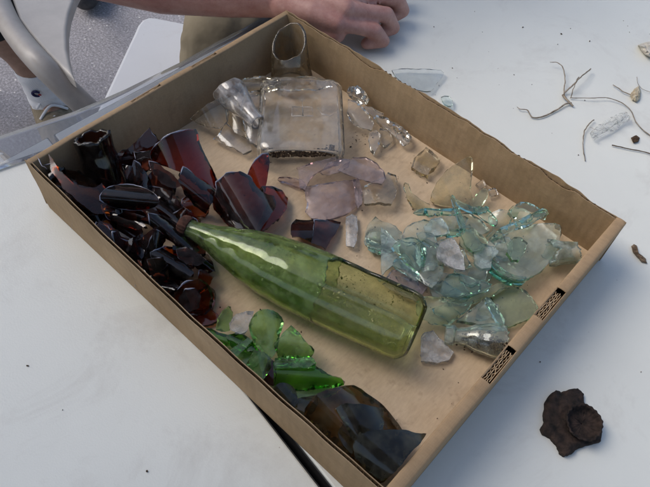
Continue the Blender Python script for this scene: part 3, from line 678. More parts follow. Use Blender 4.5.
A('frosty green shard below the pale green square one', 'aqua_frost', [(474, 250), (482, 244), (494, 246), (499, 251), (493, 258), (491, 268), (482, 269), (475, 264)], z=.026, t=.0038)
A('small round clear shard at the front of the heap centre', 'aqua_pale', [(456, 270), (466, 266), (478, 268), (488, 270), (486, 280), (474, 285), (460, 281)], z=.018, curve=(0, -.006), t=.0035)
A('long dark edged aqua shard at the back right of the heap', 'aqua', [(490, 240), (500, 228), (516, 221), (532, 213), (543, 208), (548, 212), (540, 219), (524, 228), (508, 233), (496, 241)], z=.026, gx=.010, curve=(-25, .004), t=.0035, jit=.3)
A('arched aqua shard with a glowing cyan tip at the far wall', 'aqua', [(511, 216), (513, 208), (520, 202), (530, 203), (539, 208), (546, 213), (545, 220), (536, 218), (528, 212), (520, 211), (516, 219)], z=.028, gy=.012, curve=(0, .006), t=.003, jit=.3)
A('large round aqua dish with a thick dark green rim, the biggest of the aqua heap', 'aqua_pale', [(491, 262), (494, 248), (504, 236), (518, 228), (534, 224), (548, 223), (560, 225), (560, 238), (556, 252), (547, 265), (535, 275), (520, 280), (506, 276), (496, 270)], z=.023, gx=.003, curve=(35, -.014), t=.0045, jit=.4)
A('thick green rim fragment along the lower edge of the large dish', 'teal', [(491, 260), (495, 262), (503, 270), (514, 276), (526, 277), (524, 282), (510, 281), (498, 275), (491, 268)], z=.020, curve=(25, -.003), t=.005, jit=.3)
A('mint coloured shard lying in the large aqua dish', 'aqua_green', [(508, 243), (514, 237), (521, 237), (528, 243), (525, 252), (519, 260), (512, 260), (507, 252)], z=.030, t=.0035)
ax_tube('bottle_neck', 'short weathered aqua neck between the large dish and the near right corner', 'aqua_frost', (557, 257), .018, (582, 257), .018, [(0, .0125), (.5, .0105), (1, .0100)], thick=.003, start=jagf(71, .003), end=jagf(72, .0015), rings=30)
A('pale purple clear shard at the front of the heap next to the bottle', 'purple', [(384, 280), (392, 270), (404, 268), (418, 276), (430, 283), (424, 292), (418, 298), (406, 294), (394, 288)], z=.014, curve=(30, .004), t=.0035)
A('clear shard with a broad rim in front of the teal rod', 'aqua_pale', [(420, 268), (432, 262), (444, 268), (440, 280), (432, 288), (424, 284), (416, 278)], z=.016, curve=(60, .005), t=.0035)
A('bluish shard with a glassy edge under the lilac leaf', 'aqua', [(441, 294), (443, 283), (449, 274), (462, 274), (478, 280), (492, 284), (484, 292), (466, 296), (450, 297)], z=.018, gx=.002, curve=(10, .004), t=.004, jit=.3)
A('long aqua shard along the front edge of the heap', 'aqua_green', [(440, 296), (456, 297), (478, 292), (496, 284), (512, 278), (505, 288), (490, 298), (470, 305), (452, 306)], z=.013, curve=(-20, .004), t=.004)
A('broad pale green shard beside the broken bottle base, white reflection on it', 'aqua_green', [(418, 298), (428, 296), (444, 298), (460, 304), (474, 300), (466, 312), (456, 320), (446, 327), (432, 325), (421, 318), (418, 308)], z=.015, gx=.002, gy=.010, curve=(-20, .008), t=.004)
A('clear middle shard bridging bluish and pale green glass', 'aqua_pale', [(430, 284), (442, 280), (458, 290), (470, 298), (460, 304), (444, 298), (432, 296)], z=.011, t=.0035)
A('flat pale green shard by the near end wall with a straight lower edge', 'aqua_green', [(492, 297), (502, 290), (516, 287), (528, 292), (537, 303), (541, 312), (532, 319), (518, 325), (508, 329), (504, 318), (497, 306)], z=.0095, gx=.004, t=.0035)
A('triangular clear shard with bright double edges in front of the heap', 'aqua_pale', [(457, 320), (468, 311), (482, 300), (487, 298), (495, 308), (504, 320), (505, 327), (496, 329), (484, 326), (470, 322)], z=.012, gx=.004, t=.0045)
A('narrow glowing bar on the right edge of the triangular clear shard', 'aqua', [(485, 298), (490, 298), (498, 309), (505, 320), (503, 326), (497, 321), (490, 309)], z=.018, t=.004, jit=.4)
aq = [((378, 240), 14, 10, 20, .008), ((410, 254), 18, 12, 60, .010), ((432, 256), 18, 11, 10, .011), ((450, 222), 18, 9, 0, .010), ((470, 242), 18, 12, 70, .013), ((484, 256), 18, 12, 30, .015), ((448, 284), 20, 11, 10, .012), ((502, 250), 16, 12, 50, .016), ((480, 272), 20, 10, 5, .013), ((410, 284), 15, 9, 40, .010), ((426, 240), 13, 9, 20, .019), ((500, 218), 16, 9, -20, .014), ((462, 262), 13, 9, 70, .020), ((444, 246), 11, 8, 0, .021), ((496, 238), 13, 8, 30, .022), ((520, 214), 13, 7, 10, .016), ((404, 262), 11, 8, 20, .016), ((466, 292), 16, 8, -10, .016), ((486, 312), 14, 8, -30, .009), ((448, 312), 16, 9, 0, .010)]
for k, ((x, y), rx, ry, an, z) in enumerate(aq):
    rd2 = random.Random(300+k); nn = rd2.choice((4, 5, 5, 6)); pts = []
    for i in range(nn):
        a = 2*math.pi*(i+rd2.uniform(-.3, .3))/nn; q = rd2.uniform(.75, 1.15); px, py = rx*q*math.cos(a), ry*q*math.sin(a)*1.1; ca, sa = math.cos(R(an)), math.sin(R(an))
        pts.append((x+px*ca-py*sa, y+px*sa+py*ca))
    A('pale aqua shard lying among the overlapping ones of the aqua heap', rd2.choice(['aqua', 'aqua_pale', 'aqua_pale', 'aqua_frost', 'clear']), pts, z=z, gx=rd2.uniform(-.006, .006), gy=rd2.uniform(0, .014), curve=(rd2.uniform(0, 180), rd2.choice((-1, 1, 1))*rd2.uniform(.002, .005)), t=.003, jit=rd2.choice((.4, 1, 1)), group='pale shards filling the aqua heap')
nk = empty('bottle_neck', P(480, 340, .0036)); tag(nk, 'clear bottle neck with mouth ring and soil inside, lying beside the slotted end wall', 'broken bottle piece')
p0, p1 = P(445, 334, .013), P(503, 342, .0175)
loft('body', 'aqua_pale', p0, p1, [(0, .0078), (.10, .0085), (.16, .0085), (.19, .0066), (.35, .0078), (.55, .0115), (.8, .0142), (1, .0145)], thick=.0022, end=jagf(81, .0025), parent=nk, rings=50)
bm = bmesh.new()
for i in range(420):
    t = rd.uniform(.42, .98); c = p0.lerp(p1, t)+Vector((rd.gauss(0, .0042), rd.gauss(0, .0042), 0))
    c.z = .0075+rd.random()*.004+abs(rd.gauss(0, .001)); r = bmesh.ops.create_icosphere(bm, subdivisions=1, radius=rd.uniform(.0004, .0012))
    for v in r['verts']: v.co = v.co*rd.uniform(.7, 1.3)+c
mkobj('soil_inside', bm, M_soil, nk)
# ------------------------------------------------------------------ green glass
A('dark olive green plate at the near end of the brown heap', 'green_deep', [(202, 333), (206, 328), (216, 332), (230, 336), (242, 340), (238, 345), (226, 347), (212, 345), (204, 340)], z=.014, curve=(10, .004), t=.004)
A('light green upright shard with a mirror like white face', 'green_light', [(216, 330), (217, 319), (222, 311), (228, 306), (233, 312), (231, 321), (229, 331), (222, 332)], z=.022, gy=.014, gx=.002, t=.004)
A('lilac grey frosted block shaped shard between the green pieces', 'frost', [(229, 323), (236, 314), (246, 311), (254, 311), (252, 320), (247, 331), (240, 334), (230, 330)], z=.026, gy=.004, t=.007)
A('broad leaf shaped green shard with a pale reflection', 'green', [(249, 329), (251, 319), (258, 311), (268, 309), (278, 313), (284, 322), (280, 334), (278, 346), (272, 358), (262, 352), (254, 343)], z=.028, gy=.022, curve=(80, .010), t=.004, jit=.5)
A('round shouldered green shard with small window reflections', 'green', [(274, 346), (282, 334), (291, 325), (300, 333), (308, 344), (314, 353), (310, 359), (294, 358), (278, 359)], z=.026, gy=.014, curve=(10, .012), t=.004)
A('long light green strip lying across the near pieces', 'green_light', [(223, 354), (234, 347), (247, 338), (252, 341), (244, 350), (234, 360), (228, 360)], z=.022, gy=.004, t=.004)
A('flat green shard under the light green strip', 'green', [(226, 359), (238, 350), (252, 345), (262, 352), (260, 362), (252, 372), (240, 368)], z=.012, curve=(40, .004), t=.0035)
A('green upright shard at the near long wall with a ragged brown side', 'green', [(254, 350), (264, 352), (272, 360), (270, 370), (262, 380), (252, 374), (246, 364)], z=.022, gy=.012, curve=(80, .005), t=.0035)
A('dark brown splinter between the green shards', 'amber_dark', [(268, 358), (275, 362), (276, 374), (274, 386), (266, 384), (262, 374)], z=.018, gy=.010, t=.005)
A('deep green ribbed shard with a pointed right end', 'green_deep', [(273, 362), (288, 359), (308, 358), (316, 366), (328, 374), (342, 379), (344, 385), (332, 388), (310, 390), (290, 392), (274, 388)], z=.022, gy=.010, curve=(5, .014), t=.0045)
A('bright green curved edge along the top of the deep green shard', 'green_light', [(275, 358), (296, 358), (312, 357), (316, 363), (308, 368), (290, 368), (275, 369)], z=.0325, gy=-.002, curve=(0, .003), t=.004)
A('yellow green lower edge piece beneath the deep green shard', 'green_light', [(290, 390), (310, 388), (330, 385), (342, 384), (336, 390), (318, 398), (300, 400)], z=.014, gx=.002, t=.004)
A('green shard half hidden under the leaf shaped one', 'green_deep', [(226, 336), (240, 332), (252, 340), (258, 350), (246, 352), (232, 348)], z=.018, curve=(30, .004), t=.004)
# ------------------------------------------------------------------ dark olive glass at the near corner
A('small dark round bottle bottom tight against the near long wall', 'slate', [(268, 398), (270, 391), (276, 387), (284, 388), (290, 393), (293, 401), (292, 409), (287, 413), (279, 409), (272, 404)], z=.030, gy=.008, curve=(50, .006), t=.005, jit=.4)
A('blue glinting dark shard between the green ones and the big curved piece', 'slate', [(290, 402), (302, 397), (316, 395), (318, 404), (312, 413), (302, 418), (293, 412)], z=.022, curve=(20, .006), t=.004)
A('large curved dark olive body fragment filling the near corner of the tray', 'olive_dark', [(304, 416), (309, 403), (318, 393), (334, 388), (354, 385), (368, 394), (382, 404), (394, 418), (404, 432), (408, 442), (402, 460), (390, 476), (378, 484), (360, 470), (342, 452), (322, 435)], z=.030, gy=.022, curve=(48, .026), t=.006, jit=.3)
A('slate green inner sheet standing in the large curved fragment', 'slate', [(336, 408), (346, 403), (364, 404), (384, 408), (384, 422), (383, 438), (372, 440), (360, 446), (350, 436), (343, 422)], z=.046, gy=.014, curve=(60, .014), t=.005)
A('blackish triangular sheet in the very near corner of the tray', 'slate', [(352, 450), (358, 439), (370, 434), (388, 433), (408, 434), (426, 437), (420, 447), (406, 462), (390, 480), (380, 485), (366, 474), (354, 462)], z=.050, gy=.014, curve=(40, .018), t=.005)
A('thin dark sheet on edge between the two slate sheets and the long wall', 'slate', [(344, 420), (350, 430), (356, 444), (352, 454), (344, 446), (338, 432)], z=.040, gy=.008, t=.003)

# ------------------------------------------------------------------ loose things on the table
z0 = .0002
rf = empty('rusty_fragment', P(573, 424, 0)); tag(rf, 'rough dark rusty metal flake lying on the table right of the tray', 'rusty metal')
out = [(556, 390), (561, 392), (571, 389), (578, 388), (584, 394), (584, 402), (588, 410), (596, 420), (602, 433), (601, 441), (590, 444), (578, 448), (573, 453), (566, 455), (560, 453), (558, 446), (553, 439), (543, 434), (541, 428), (545, 421), (544, 414), (545, 402), (549, 395)]
bm = bmesh.new(); grid = []
def inpoly(q, poly):
    c = False; j = len(poly)-1
    for i in range(len(poly)):
        if (poly[i][1] > q[1]) != (poly[j][1] > q[1]) and q[0] < (poly[j][0]-poly[i][0])*(q[1]-poly[i][1])/(poly[j][1]-poly[i][1])+poly[i][0]: c = not c
        j = i
    return c
rim = []
for i in range(len(out)):
    a, b_ = Vector(out[i]), Vector(out[(i+1) % len(out)])
    for j in range(4): rim.append(a.lerp(b_, j/4)+Vector((rd.uniform(-.4, .4), rd.uniform(-.4, .4))))
pin = [Vector((x+rd.uniform(-.5, .5), y+rd.uniform(-.5, .5))) for x in range(542, 603, 2) for y in range(388, 456, 2)]
pin = [q for q in pin if inpoly(q, out) and min((q-r).length for r in rim) > 1.0]
res = delaunay_2d_cdt(rim+pin, [(i, (i+1) % len(rim)) for i in range(len(rim))], [], 1, 1e-4)
tv, lv = [], []
for q in res[0]:
    dmin = min((q-r).length for r in rim)
    h = .0035+.0025*min(1, dmin/5)+.0022*noise.noise(Vector((q.x*.12, q.y*.12, 0)))+.0012*noise.noise(Vector((q.x*.5, q.y*.5, 4)))
    g = P(q.x, q.y, h); tv.append(bm.verts.new(g)); lv.append(bm.verts.new((g.x, g.y, z0)))
bl = set()
for f in res[2]:
    bm.faces.new([tv[i] for i in f]); bm.faces.new([lv[i] for i in reversed(f)])
for i in range(len(rim)):
    j = (i+1) % len(rim)
    try: bm.faces.new((tv[i], tv[j], lv[j], lv[i]))
    except Exception: pass
mkobj('flake', bm, M_rust2, rf, smooth=True)
bm = bmesh.new(); cc = P(583, 423, .0105); ax = Vector((.10, -.10, 1)).normalized(); e1 = ax.cross(Vector((0, 1, 0))).normalized(); e2 = ax.cross(e1); rows = []
for r, h in ((.0005, .0), (.008, .0), (.0108, .0006), (.0124, .0025), (.0134, .0055), (.0142, .0068)):
    rows.append([bm.verts.new(cc+ax*(h-.004+.0005*noise.noise(Vector((j*.4, r*900, 0))))+(e1*math.cos(j*math.pi/63)+e2*math.sin(j*math.pi/63))*(r*(1+(.022*math.sin(j*math.pi/63*21) if r > .012 else 0)+.07*noise.noise(Vector((math.cos(j*math.pi/63)*2, math.sin(j*math.pi/63)*2, 3)))))) for j in range(126)])
for p, q in zip(rows, rows[1:]):
    for j in range(126): bm.faces.new((p[j], p[(j+1) % 126], q[(j+1) % 126], q[j]))
o = mkobj('crown_cap', bm, M_rust, rf, smooth=True); solidify(o, .0014)

M_twig = simple('dry_root', (.13, .10, .07), (.32, .27, .21), 120, .85, .5, .0006, .2)
M_twig2 = simple('dark_twig', (.06, .045, .035), (.18, .14, .10), 120, .85, .5, .0006, .2)
def twig(label, paths, mat=M_twig, r=.00072, group=None, cat='twig'):
    bm = bmesh.new()
    for k, (pts, ra, rb) in enumerate(paths):
        c = smoothpath([P(x, y, max(.0012, z)) for x, y, z in pts], 8)
        c = [p+Vector((noise.noise(p*200), noise.noise(p*200+Vector((5, 5, 5))), 0))*.0006 for p in c]
        tube(bm, c, [(ra+(rb-ra)*i/(len(c)-1))*r*(1+.25*noise.noise(p*300)) for i, p in enumerate(c)], 7)
    o = mkobj('twig', bm, mat, smooth=True); recentre(o); return tag(o, label, cat, group)
twig('branching dry root like twig, the largest on the table', [
    ([(550, 62, .006), (558, 63, .008), (563, 68, .008), (565, 80, .006), (564, 92, .004), (566, 100, .003)], .5, 1.1),
    ([(564, 93, .003), (572, 86, .008), (582, 76, .010), (591, 69, .006)], 1.3, .9),
    ([(571, 98, .003), (573, 90, .008), (577, 80, .010), (579, 77, .010)], .7, .7),
    ([(517, 107, .002), (520, 109, .003), (527, 110, .003), (532, 117, .002), (541, 117, .002), (555, 111, .002), (566, 104, .003), (571, 103, .003)], .5, 1.5),
    ([(563, 95, .003), (567, 100, .004), (573, 106, .002)], 1.9, 1.4)])
twig('long thin curving rootlet leading from the large twig to the right edge', [([(570, 98, .002), (590, 98, .004), (608, 98, .004), (622, 103, .003), (631, 111, .002), (636, 122, .002), (643, 130, .002), (652, 137, .001)], .6, .9)])
twig('short bent twig below the clear wrapper', [([(594, 120, .003), (588, 125, .004), (584, 133, .003), (583, 145, .002), (585, 161, .001)], 1.0, .6), ([(590, 127, .003), (594, 129, .005), (598, 130, .004)], .3, .3)])
twig('straight dark twig at the right edge of the photo', [([(612, 145, .002), (625, 148, .002), (640, 151, .002), (655, 155, .002)], .9, .8)], M_twig2)
twig('tiny curl of rootlet at the upper right edge', [([(637, 77, .003), (638, 84, .004), (643, 89, .003), (652, 93, .002)], .4, .4)])
twig('short frayed twig touching the dry leaf', [([(613, 85, .002), (618, 88, .003), (624, 92, .003), (631, 95, .003)], .6, .9)])
def blob(name, label, cat, pts, mat, h, z=0, seed=1, parent=None):
    rnd = random.Random(seed); bm = bmesh.new(); m_ = []
    for i in range(len(pts)):
        a, b_ = Vector(pts[i]), Vector(pts[(i+1) % len(pts)])
        for j in range(3): m_.append(a.lerp(b_, j/3)+Vector((rnd.uniform(-.25, .25), rnd.uniform(-.25, .25))))
    cx, cy = sum(q.x for q in m_)/len(m_), sum(q.y for q in m_)/len(m_)
    rows = []
    for s, hh in ((1, 0), (1.0, .35), (.8, .8), (.45, 1.0)):
        rows.append([bm.verts.new(P(cx+(q.x-cx)*s, cy+(q.y-cy)*s, z+z0+h*hh*(1+.5*noise.noise(Vector((q.x*.3, q.y*.3, s*3)))))) for q in m_])
    for a, b_ in zip(rows, rows[1:]):
        for j in range(len(m_)): bm.faces.new((a[j], a[(j+1) % len(m_)], b_[(j+1) % len(m_)], b_[j]))
    bm.faces.new(rows[-1]); bm.faces.new(rows[0][::-1])
    o = mkobj(name, bm, mat, parent); recentre(o); return tag(o, label, cat)
M_leaf = simple('dry_leaf', (.28, .22, .14), (.52, .46, .34), 150, .8, .6, .001, .2)
M_stone = simple('chalky_chip', (.42, .38, .31), (.62, .58, .50), 120, .8, .6, .001, .2)
blob('dry_leaf', 'pale crumpled bit of dry leaf at the upper right', 'leaf', [(630, 95), (634, 89), (639, 86), (641, 92), (640, 99), (637, 102), (632, 100)], M_leaf, .005, seed=2)
blob('stone_chip', 'pale chalky chip cut by the right edge of the photo', 'stone chip', [(638, 45), (643, 43), (652, 41), (660, 44), (660, 56), (650, 57), (644, 54)], M_stone, .009, seed=3)
blob('soil_clod', 'small dark clod between the wrapper and the straight twig', 'soil', [(631, 138), (636, 135), (640, 138), (638, 142), (633, 143)], M_soil, .003, seed=4)
blob('bark_flake', 'brown sliver of bark beyond the right corner of the tray', 'bark', [(631, 246), (634, 244), (637, 246), (639, 253), (646, 259), (647, 263), (642, 262), (637, 257), (633, 252)], simple('bark', (.07, .045, .025), (.20, .14, .09), 200, .8, .8, .001, .2), .003, seed=5)
# crumpled clear wrapper
m, nt, b = newmat('clear_film'); b.inputs['Base Color'].default_value = (.95, .95, .97, 1); b.inputs['Transmission Weight'].default_value = 1; b.inputs['Roughness'].default_value = .04; b.inputs['IOR'].default_value = 1.3; b.inputs['Base Color'].default_value = (1, 1, 1, 1)
M_film = m
bm = bmesh.new(); g = []
for i in range(30):
    row = []
    for j in range(13):
        s, t = i/29, j/12
        q = Vector((592+36*s, 137-23*s)) + Vector((.55, .83))*(t-.5)*11*(.7+.5*math.sin(s*3.1))
        q += Vector((noise.noise(Vector((s*6, t*3, 1))), noise.noise(Vector((s*6, t*3, 8)))))*2.5
        row.append(bm.verts.new(P(q.x, q.y, .0012+.009*abs(noise.noise(Vector((s*9, t*5, 4))))+.004*math.sin(t*3.14))))
    g.append(row)
for i in range(29):
    for j in range(12): bm.faces.new((g[i][j], g[i+1][j], g[i+1][j+1])); bm.faces.new((g[i][j], g[i+1][j+1], g[i][j+1]))
o = mkobj('plastic_wrapper', bm, M_film); solidify(o, .0002); recentre(o); tag(o, 'crumpled clear plastic wrapper among the twigs on the table', 'wrapper')
# table glass outside the tray
A('flat clear pane fragment on the table behind the far long rim', 'pane', [(392, 70), (416, 69), (441, 70), (443, 76), (436, 84), (431, 91), (418, 90), (404, 84)], z=.0, t=.0014, jit=.4)
A('tiny clear pane fragment on the table just outside the torn rim', 'aqua_pale', [(441, 97), (449, 96), (453, 101), (451, 106), (445, 104)], z=.0, t=.002, jit=.4)
# specks of soil
rs = random.Random(9)
pts = [(rs.uniform(430, 650), rs.uniform(10, 210)) for _ in range(36)]+[(540, 362), (520, 377), (548, 383), (641, 372), (606, 391), (514, 75), (499, 85), (457, 78)]+[(rs.uniform(20, 200), rs.uniform(300, 480)) for _ in range(4)]
def intray(q):
    c = P(q[0], q[1], 0); return -.01 < c.x < LX+.012 and -.01 < c.y < LY+.06
pts = [q for q in pts if not intray(q)]
tag(crumbs('soil_specks', '', pts, 62, 5, M_soil, .0003, .0008, .0002), None, None, None, 'stuff')
fp = [(rs.uniform(200, 540), rs.uniform(130, 440)) for _ in range(500)]
fp = [q for q in fp if .02 < P(q[0], q[1], .0038).x < LX-.015 and .01 < P(q[0], q[1], .0038).y < LY-.01]
fp += [(362+rs.gauss(0, 8), 140+rs.gauss(0, 4)) for _ in range(60)]+[(430+rs.gauss(0, 25), 265+rs.gauss(0, 20)) for _ in range(60)]+[(390+rs.gauss(0, 20), 262+rs.gauss(0, 25)) for _ in range(20)]
tag(crumbs('soil_crumbs', '', fp, 260, 6, M_soil, .00025, .0007, .0036), None, None, None, 'stuff')

# ------------------------------------------------------------------ people, chair, bench beyond the table
def skinmat(name, c0, c1):
    m, nt, b = newmat(name)
    n = noise_tex(nt, 38, 7, .72); r = ramp(nt, n.outputs['Fac'], [(.32, c0), (.68, c1)])
    nt.links.new(r.outputs['Color'], b.inputs['Base Color']); b.inputs['Roughness'].default_value = .5
    b.inputs['Subsurface Weight'].default_value = .12; b.inputs['Subsurface Radius'].default_value = (.8, .3, .15); b.inputs['Subsurface Scale'].default_value = .008
    v = N(nt, 'ShaderNodeTexVoronoi'); v.inputs['Scale'].default_value = 420; tc = N(nt, 'ShaderNodeTexCoord'); nt.links.new(tc.outputs['Object'], v.inputs['Vector'])
    n2 = noise_tex(nt, 90, 5, .7)
    ad = N(nt, 'ShaderNodeMath', operation='ADD'); nt.links.new(v.outputs['Distance'], ad.inputs[0]); nt.links.new(n2.outputs['Fac'], ad.inputs[1])
    bump(nt, b, ad.outputs[0], .14, .0008); return m
M_skin = skinmat('skin', (.34, .145, .115), (.50, .29, .235))
M_skin2 = skinmat('tanned_skin', (.26, .15, .10), (.38, .23, .165))
def capsule(bm, a, b_, ra, rb, n=20):
    u = (b_-a); L = u.length; u.normalize(); s = u.orthogonal().normalized(); k = u.cross(s); rows = []
    for i in range(7):
        an = math.pi/2*(1-i/6); rows.append((a-u*ra*math.sin(an), ra*math.cos(an)))
    for i in range(7):
        an = math.pi/2*i/6; rows.append((b_+u*rb*math.sin(an), rb*math.cos(an)))
    vs = [[bm.verts.new(c+(s*math.cos(6.28318*j/n)+k*math.sin(6.28318*j/n))*max(r, 1e-5)) for j in range(n)] for c, r in rows]
    for p, q in zip(vs, vs[1:]):
        for j in range(n): bm.faces.new((p[j], p[(j+1) % n], q[(j+1) % n], q[j]))
    bm.faces.new(vs[0][::-1]); bm.faces.new(vs[-1])
def chain(bm, pts):
    for (a, ra), (b_, rb) in zip(pts, pts[1:]): capsule(bm, a, b_, ra, rb)
def body(name, bm, mat, voxel, parent=None, smooth_it=6):
    o = mkobj(name, bm, mat, parent, smooth=True, recalc=False)
    r = o.modifiers.new('remesh', 'REMESH'); r.mode = 'VOXEL'; r.voxel_size = voxel; r.use_smooth_shade = True
    s = o.modifiers.new('smooth', 'SMOOTH'); s.iterations = smooth_it; s.factor = .5
    return o
V = Vector
bm = bmesh.new()
wr, el = P(286, -5, .043), P(88, -40, .058)
sh = el+V((-.02, .16, .27))
chain(bm, [(wr, .0255), (wr.lerp(el, .30), .036), (wr.lerp(el, .62), .0445), (el, .041)])
chain(bm, [(wr+V((0, .012, .002)), .021), (wr.lerp(el, .35)+V((0, .01, .004)), .031)])
chain(bm, [(el, .042), (el.lerp(sh, .5), .050), (sh, .058)])
def hp(x, y, z): return P(x, y, z)
# palm: four metacarpals fanning from the wrist
mcp = [hp(350, -24, .056), hp(350, -7, .056), hp(345, 9, .050), hp(337, 23, .040)]
pip = [hp(397, -20, .040), hp(396, -2, .038), hp(386, 15, .034), hp(375, 31, .027)]
rr = [.0100, .0100, .0096, .0088]
for i in range(4):
    w_ = wr+V((.012*(i-1.5)*.6, -.012*(i-1.5), 0))*.8
    chain(bm, [(w_, .017), (w_.lerp(mcp[i], .55)+V((0, 0, .002)), .0155), (mcp[i], rr[i]+.0022)])
    chain(bm, [(w_.lerp(mcp[i], .3)-V((0, 0, .014)), .015), (mcp[i]-V((0, 0, .014)), .011)])
    d = (pip[i]-mcp[i]).normalized()
    dip = pip[i]+V((d.x*.012, d.y*.012, -.019-.002*i*0)); dip.z = max(dip.z, .0125)
    tip = dip-V((d.x*.020, d.y*.020, .0)); tip.z = .0105
    chain(bm, [(mcp[i], rr[i]+.001), (mcp[i].lerp(pip[i], .5), rr[i]*.93), (pip[i], rr[i]), (dip, rr[i]*.88), (tip, rr[i]*.8)])
# thumb leaves the far side of the palm near its base and closes under the forefinger
th0 = wr.lerp(mcp[0], .30)+V((-.004, .012, -.006)); th1 = mcp[0]+V((-.018, .026, -.022)); th2 = mcp[0]+V((.018, .022, -.034)); th2.z = max(th2.z, .015)
chain(bm, [(th0, .018), (th1, .0135), (th2, .0115), (th2+V((.020, -.004, -.002)), .0095)])
# chest, neck and head (above the picture)
ch = sh+V((-.01, .18, -.06)); hipc = V((ch.x-.06, ch.y+.08, -.16)); nk_ = ch+V((.02, 0, .13))
hd = nk_+V((.055, 0, .15))
chain(bm, [(hipc, .13), (hipc.lerp(ch, .55), .12), (ch, .125)]); chain(bm, [(sh, .060), (ch+V((0, 0, .05)), .085)])
sh2 = ch+V((-.02, .19, .05)); el2 = sh2+V((.02, .05, -.28)); wr2 = el2+V((.22, -.02, .005))
chain(bm, [(ch+V((0, 0, .05)), .085), (sh2, .060), (el2.lerp(sh2, .5), .050), (el2, .041), (wr2, .026)])
chain(bm, [(wr2, .026), (wr2+V((.07, -.01, -.005)), .026)])
for i in range(4):
    q = wr2+V((.075, .02-.02*i, -.008)); chain(bm, [(q, .0105), (q+V((.04-.004*abs(i-1), 0, -.006)), .009), (q+V((.058, 0, -.024)), .008)])
chain(bm, [(wr2+V((.03, -.025, 0)), .013), (wr2+V((.07, -.05, -.01)), .010)])
chain(bm, [(ch+V((.01, 0, .10)), .062), (nk_+V((.02, 0, .05)), .055)])
chain(bm, [(hd+V((-.015, 0, .03)), .088), (hd+V((.015, 0, -.035)), .064), (hd+V((.035, 0, -.075)), .038)])
chain(bm, [(hd+V((.082, 0, .015)), .010), (hd+V((.100, 0, -.020)), .015)])
chain(bm, [(hd+V((.080, -.018, -.058)), .008), (hd+V((.080, .018, -.058)), .008)])
for s in (-1, 1): chain(bm, [(hd+V((-.01, s*.086, .01)), .018), (hd+V((-.012, s*.086, -.02)), .012)])
person = body('person', bm, M_skin, .0022, smooth_it=2)
tag(person, 'person leaning a bare forearm and closed hand on the table behind the tray, khaki trousers', 'person')
M_khaki = simple('khaki_cotton', (.15, .128, .09), (.20, .172, .122), 6, .85, .5, .02, .2)
M_shirt = simple('grey_cotton', (.10, .11, .13), (.16, .17, .19), 20, .85, .6, .006, .2)
M_hair = simple('brown_hair', (.03, .02, .014), (.09, .06, .04), 90, .6, 1, .004, .4)
bm = bmesh.new(); kn = P(206, 50, -.14)
hip1 = hipc+V((.02, -.09, -.02)); hip2 = hipc+V((.02, .09, -.02)); kn2 = kn+V((.0, .22, 0))
# near leg: thigh, knee, shin under the table
kn = P(228, 46, -.13)
chain(bm, [(hip1, .105), (hip1.lerp(kn, .6), .088), (kn, .072)]); chain(bm, [(kn, .072), (kn+V((.10, .0, -.30)), .062), (kn+V((.15, 0, -.50)), .055)])
chain(bm, [(hip2, .105), (kn2, .072)]); chain(bm, [(kn2, .072), (kn2+V((.10, .0, -.30)), .062), (kn2+V((.15, 0, -.50)), .055)])
chain(bm, [(hipc, .14), (hipc+V((0, 0, .06)), .135)])
o = body('trousers', bm, M_khaki, .007, person, 4)
dt = bpy.data.textures.new('cloth_folds', 'CLOUDS'); dt.noise_scale = .075; dt.noise_depth = 2
d = o.modifiers.new('folds', 'DISPLACE'); d.texture = dt; d.strength = .030; d.mid_level = .5
bm = bmesh.new(); chain(bm, [(hipc+V((0, 0, .05)), .145), (hipc.lerp(ch, .55), .137), (ch, .143)]); chain(bm, [(ch+V((0, 0, .05)), .10), (sh, .075), (sh.lerp(el, .45), .066)])
chain(bm, [(ch+V((0, 0, .05)), .10), (sh2, .075), (sh2.lerp(el2, .45), .066)])
o = body('shirt', bm, M_shirt, .007, person, 4); d = o.modifiers.new('folds', 'DISPLACE'); d.texture = dt; d.strength = .02
bm = bmesh.new(); chain(bm, [(hd+V((-.035, 0, .05)), .088), (hd+V((-.045, 0, -.01)), .080)]); body('hair', bm, M_hair, .006, person)
bm = bmesh.new()
M_lth = simple('dark_leather', (.03, .025, .02), (.06, .05, .04), 60, .5)
for k_ in (kn, kn2):
    bm = bmesh.new(); chain(bm, [(k_+V((.14, 0, -.545)), .045), (k_+V((.25, 0, -.562)), .036)]); body('shoe', bm, M_lth, .006, person)

# bench: white plastic seat seen between the people
bq = [P(95, 116, -.28), P(135, 31, -.28), P(137.5, 25, -.28), P(142, 19.5, -.28), P(149, 16.5, -.28), P(157, 17.5, -.28), P(200, 26, -.28), P(330, 60, -.28), P(300, 190, -.28)]
bn = empty('bench', (sum((q.x for q in bq))/9, sum((q.y for q in bq))/9, GZ)); tag(bn, 'low white plastic bench with a rounded corner, between the chair and the khaki trousers', 'bench')
bm = bmesh.new(); prism(bm, bq, -.31, -.28); o = mkobj('seat', bm, M_bench, bn); bevel(o, .006, 3)
cc = sum(bq, V())/9
for q in (bq[0], bq[4], bq[7], bq[8]):
    p = q.lerp(cc, .25); bm = bmesh.new(); tube(bm, [V((p.x, p.y, GZ)), V((p.x, p.y, -.311))], .013, 12); mkobj('leg', bm, M_steel, bn, smooth=True)

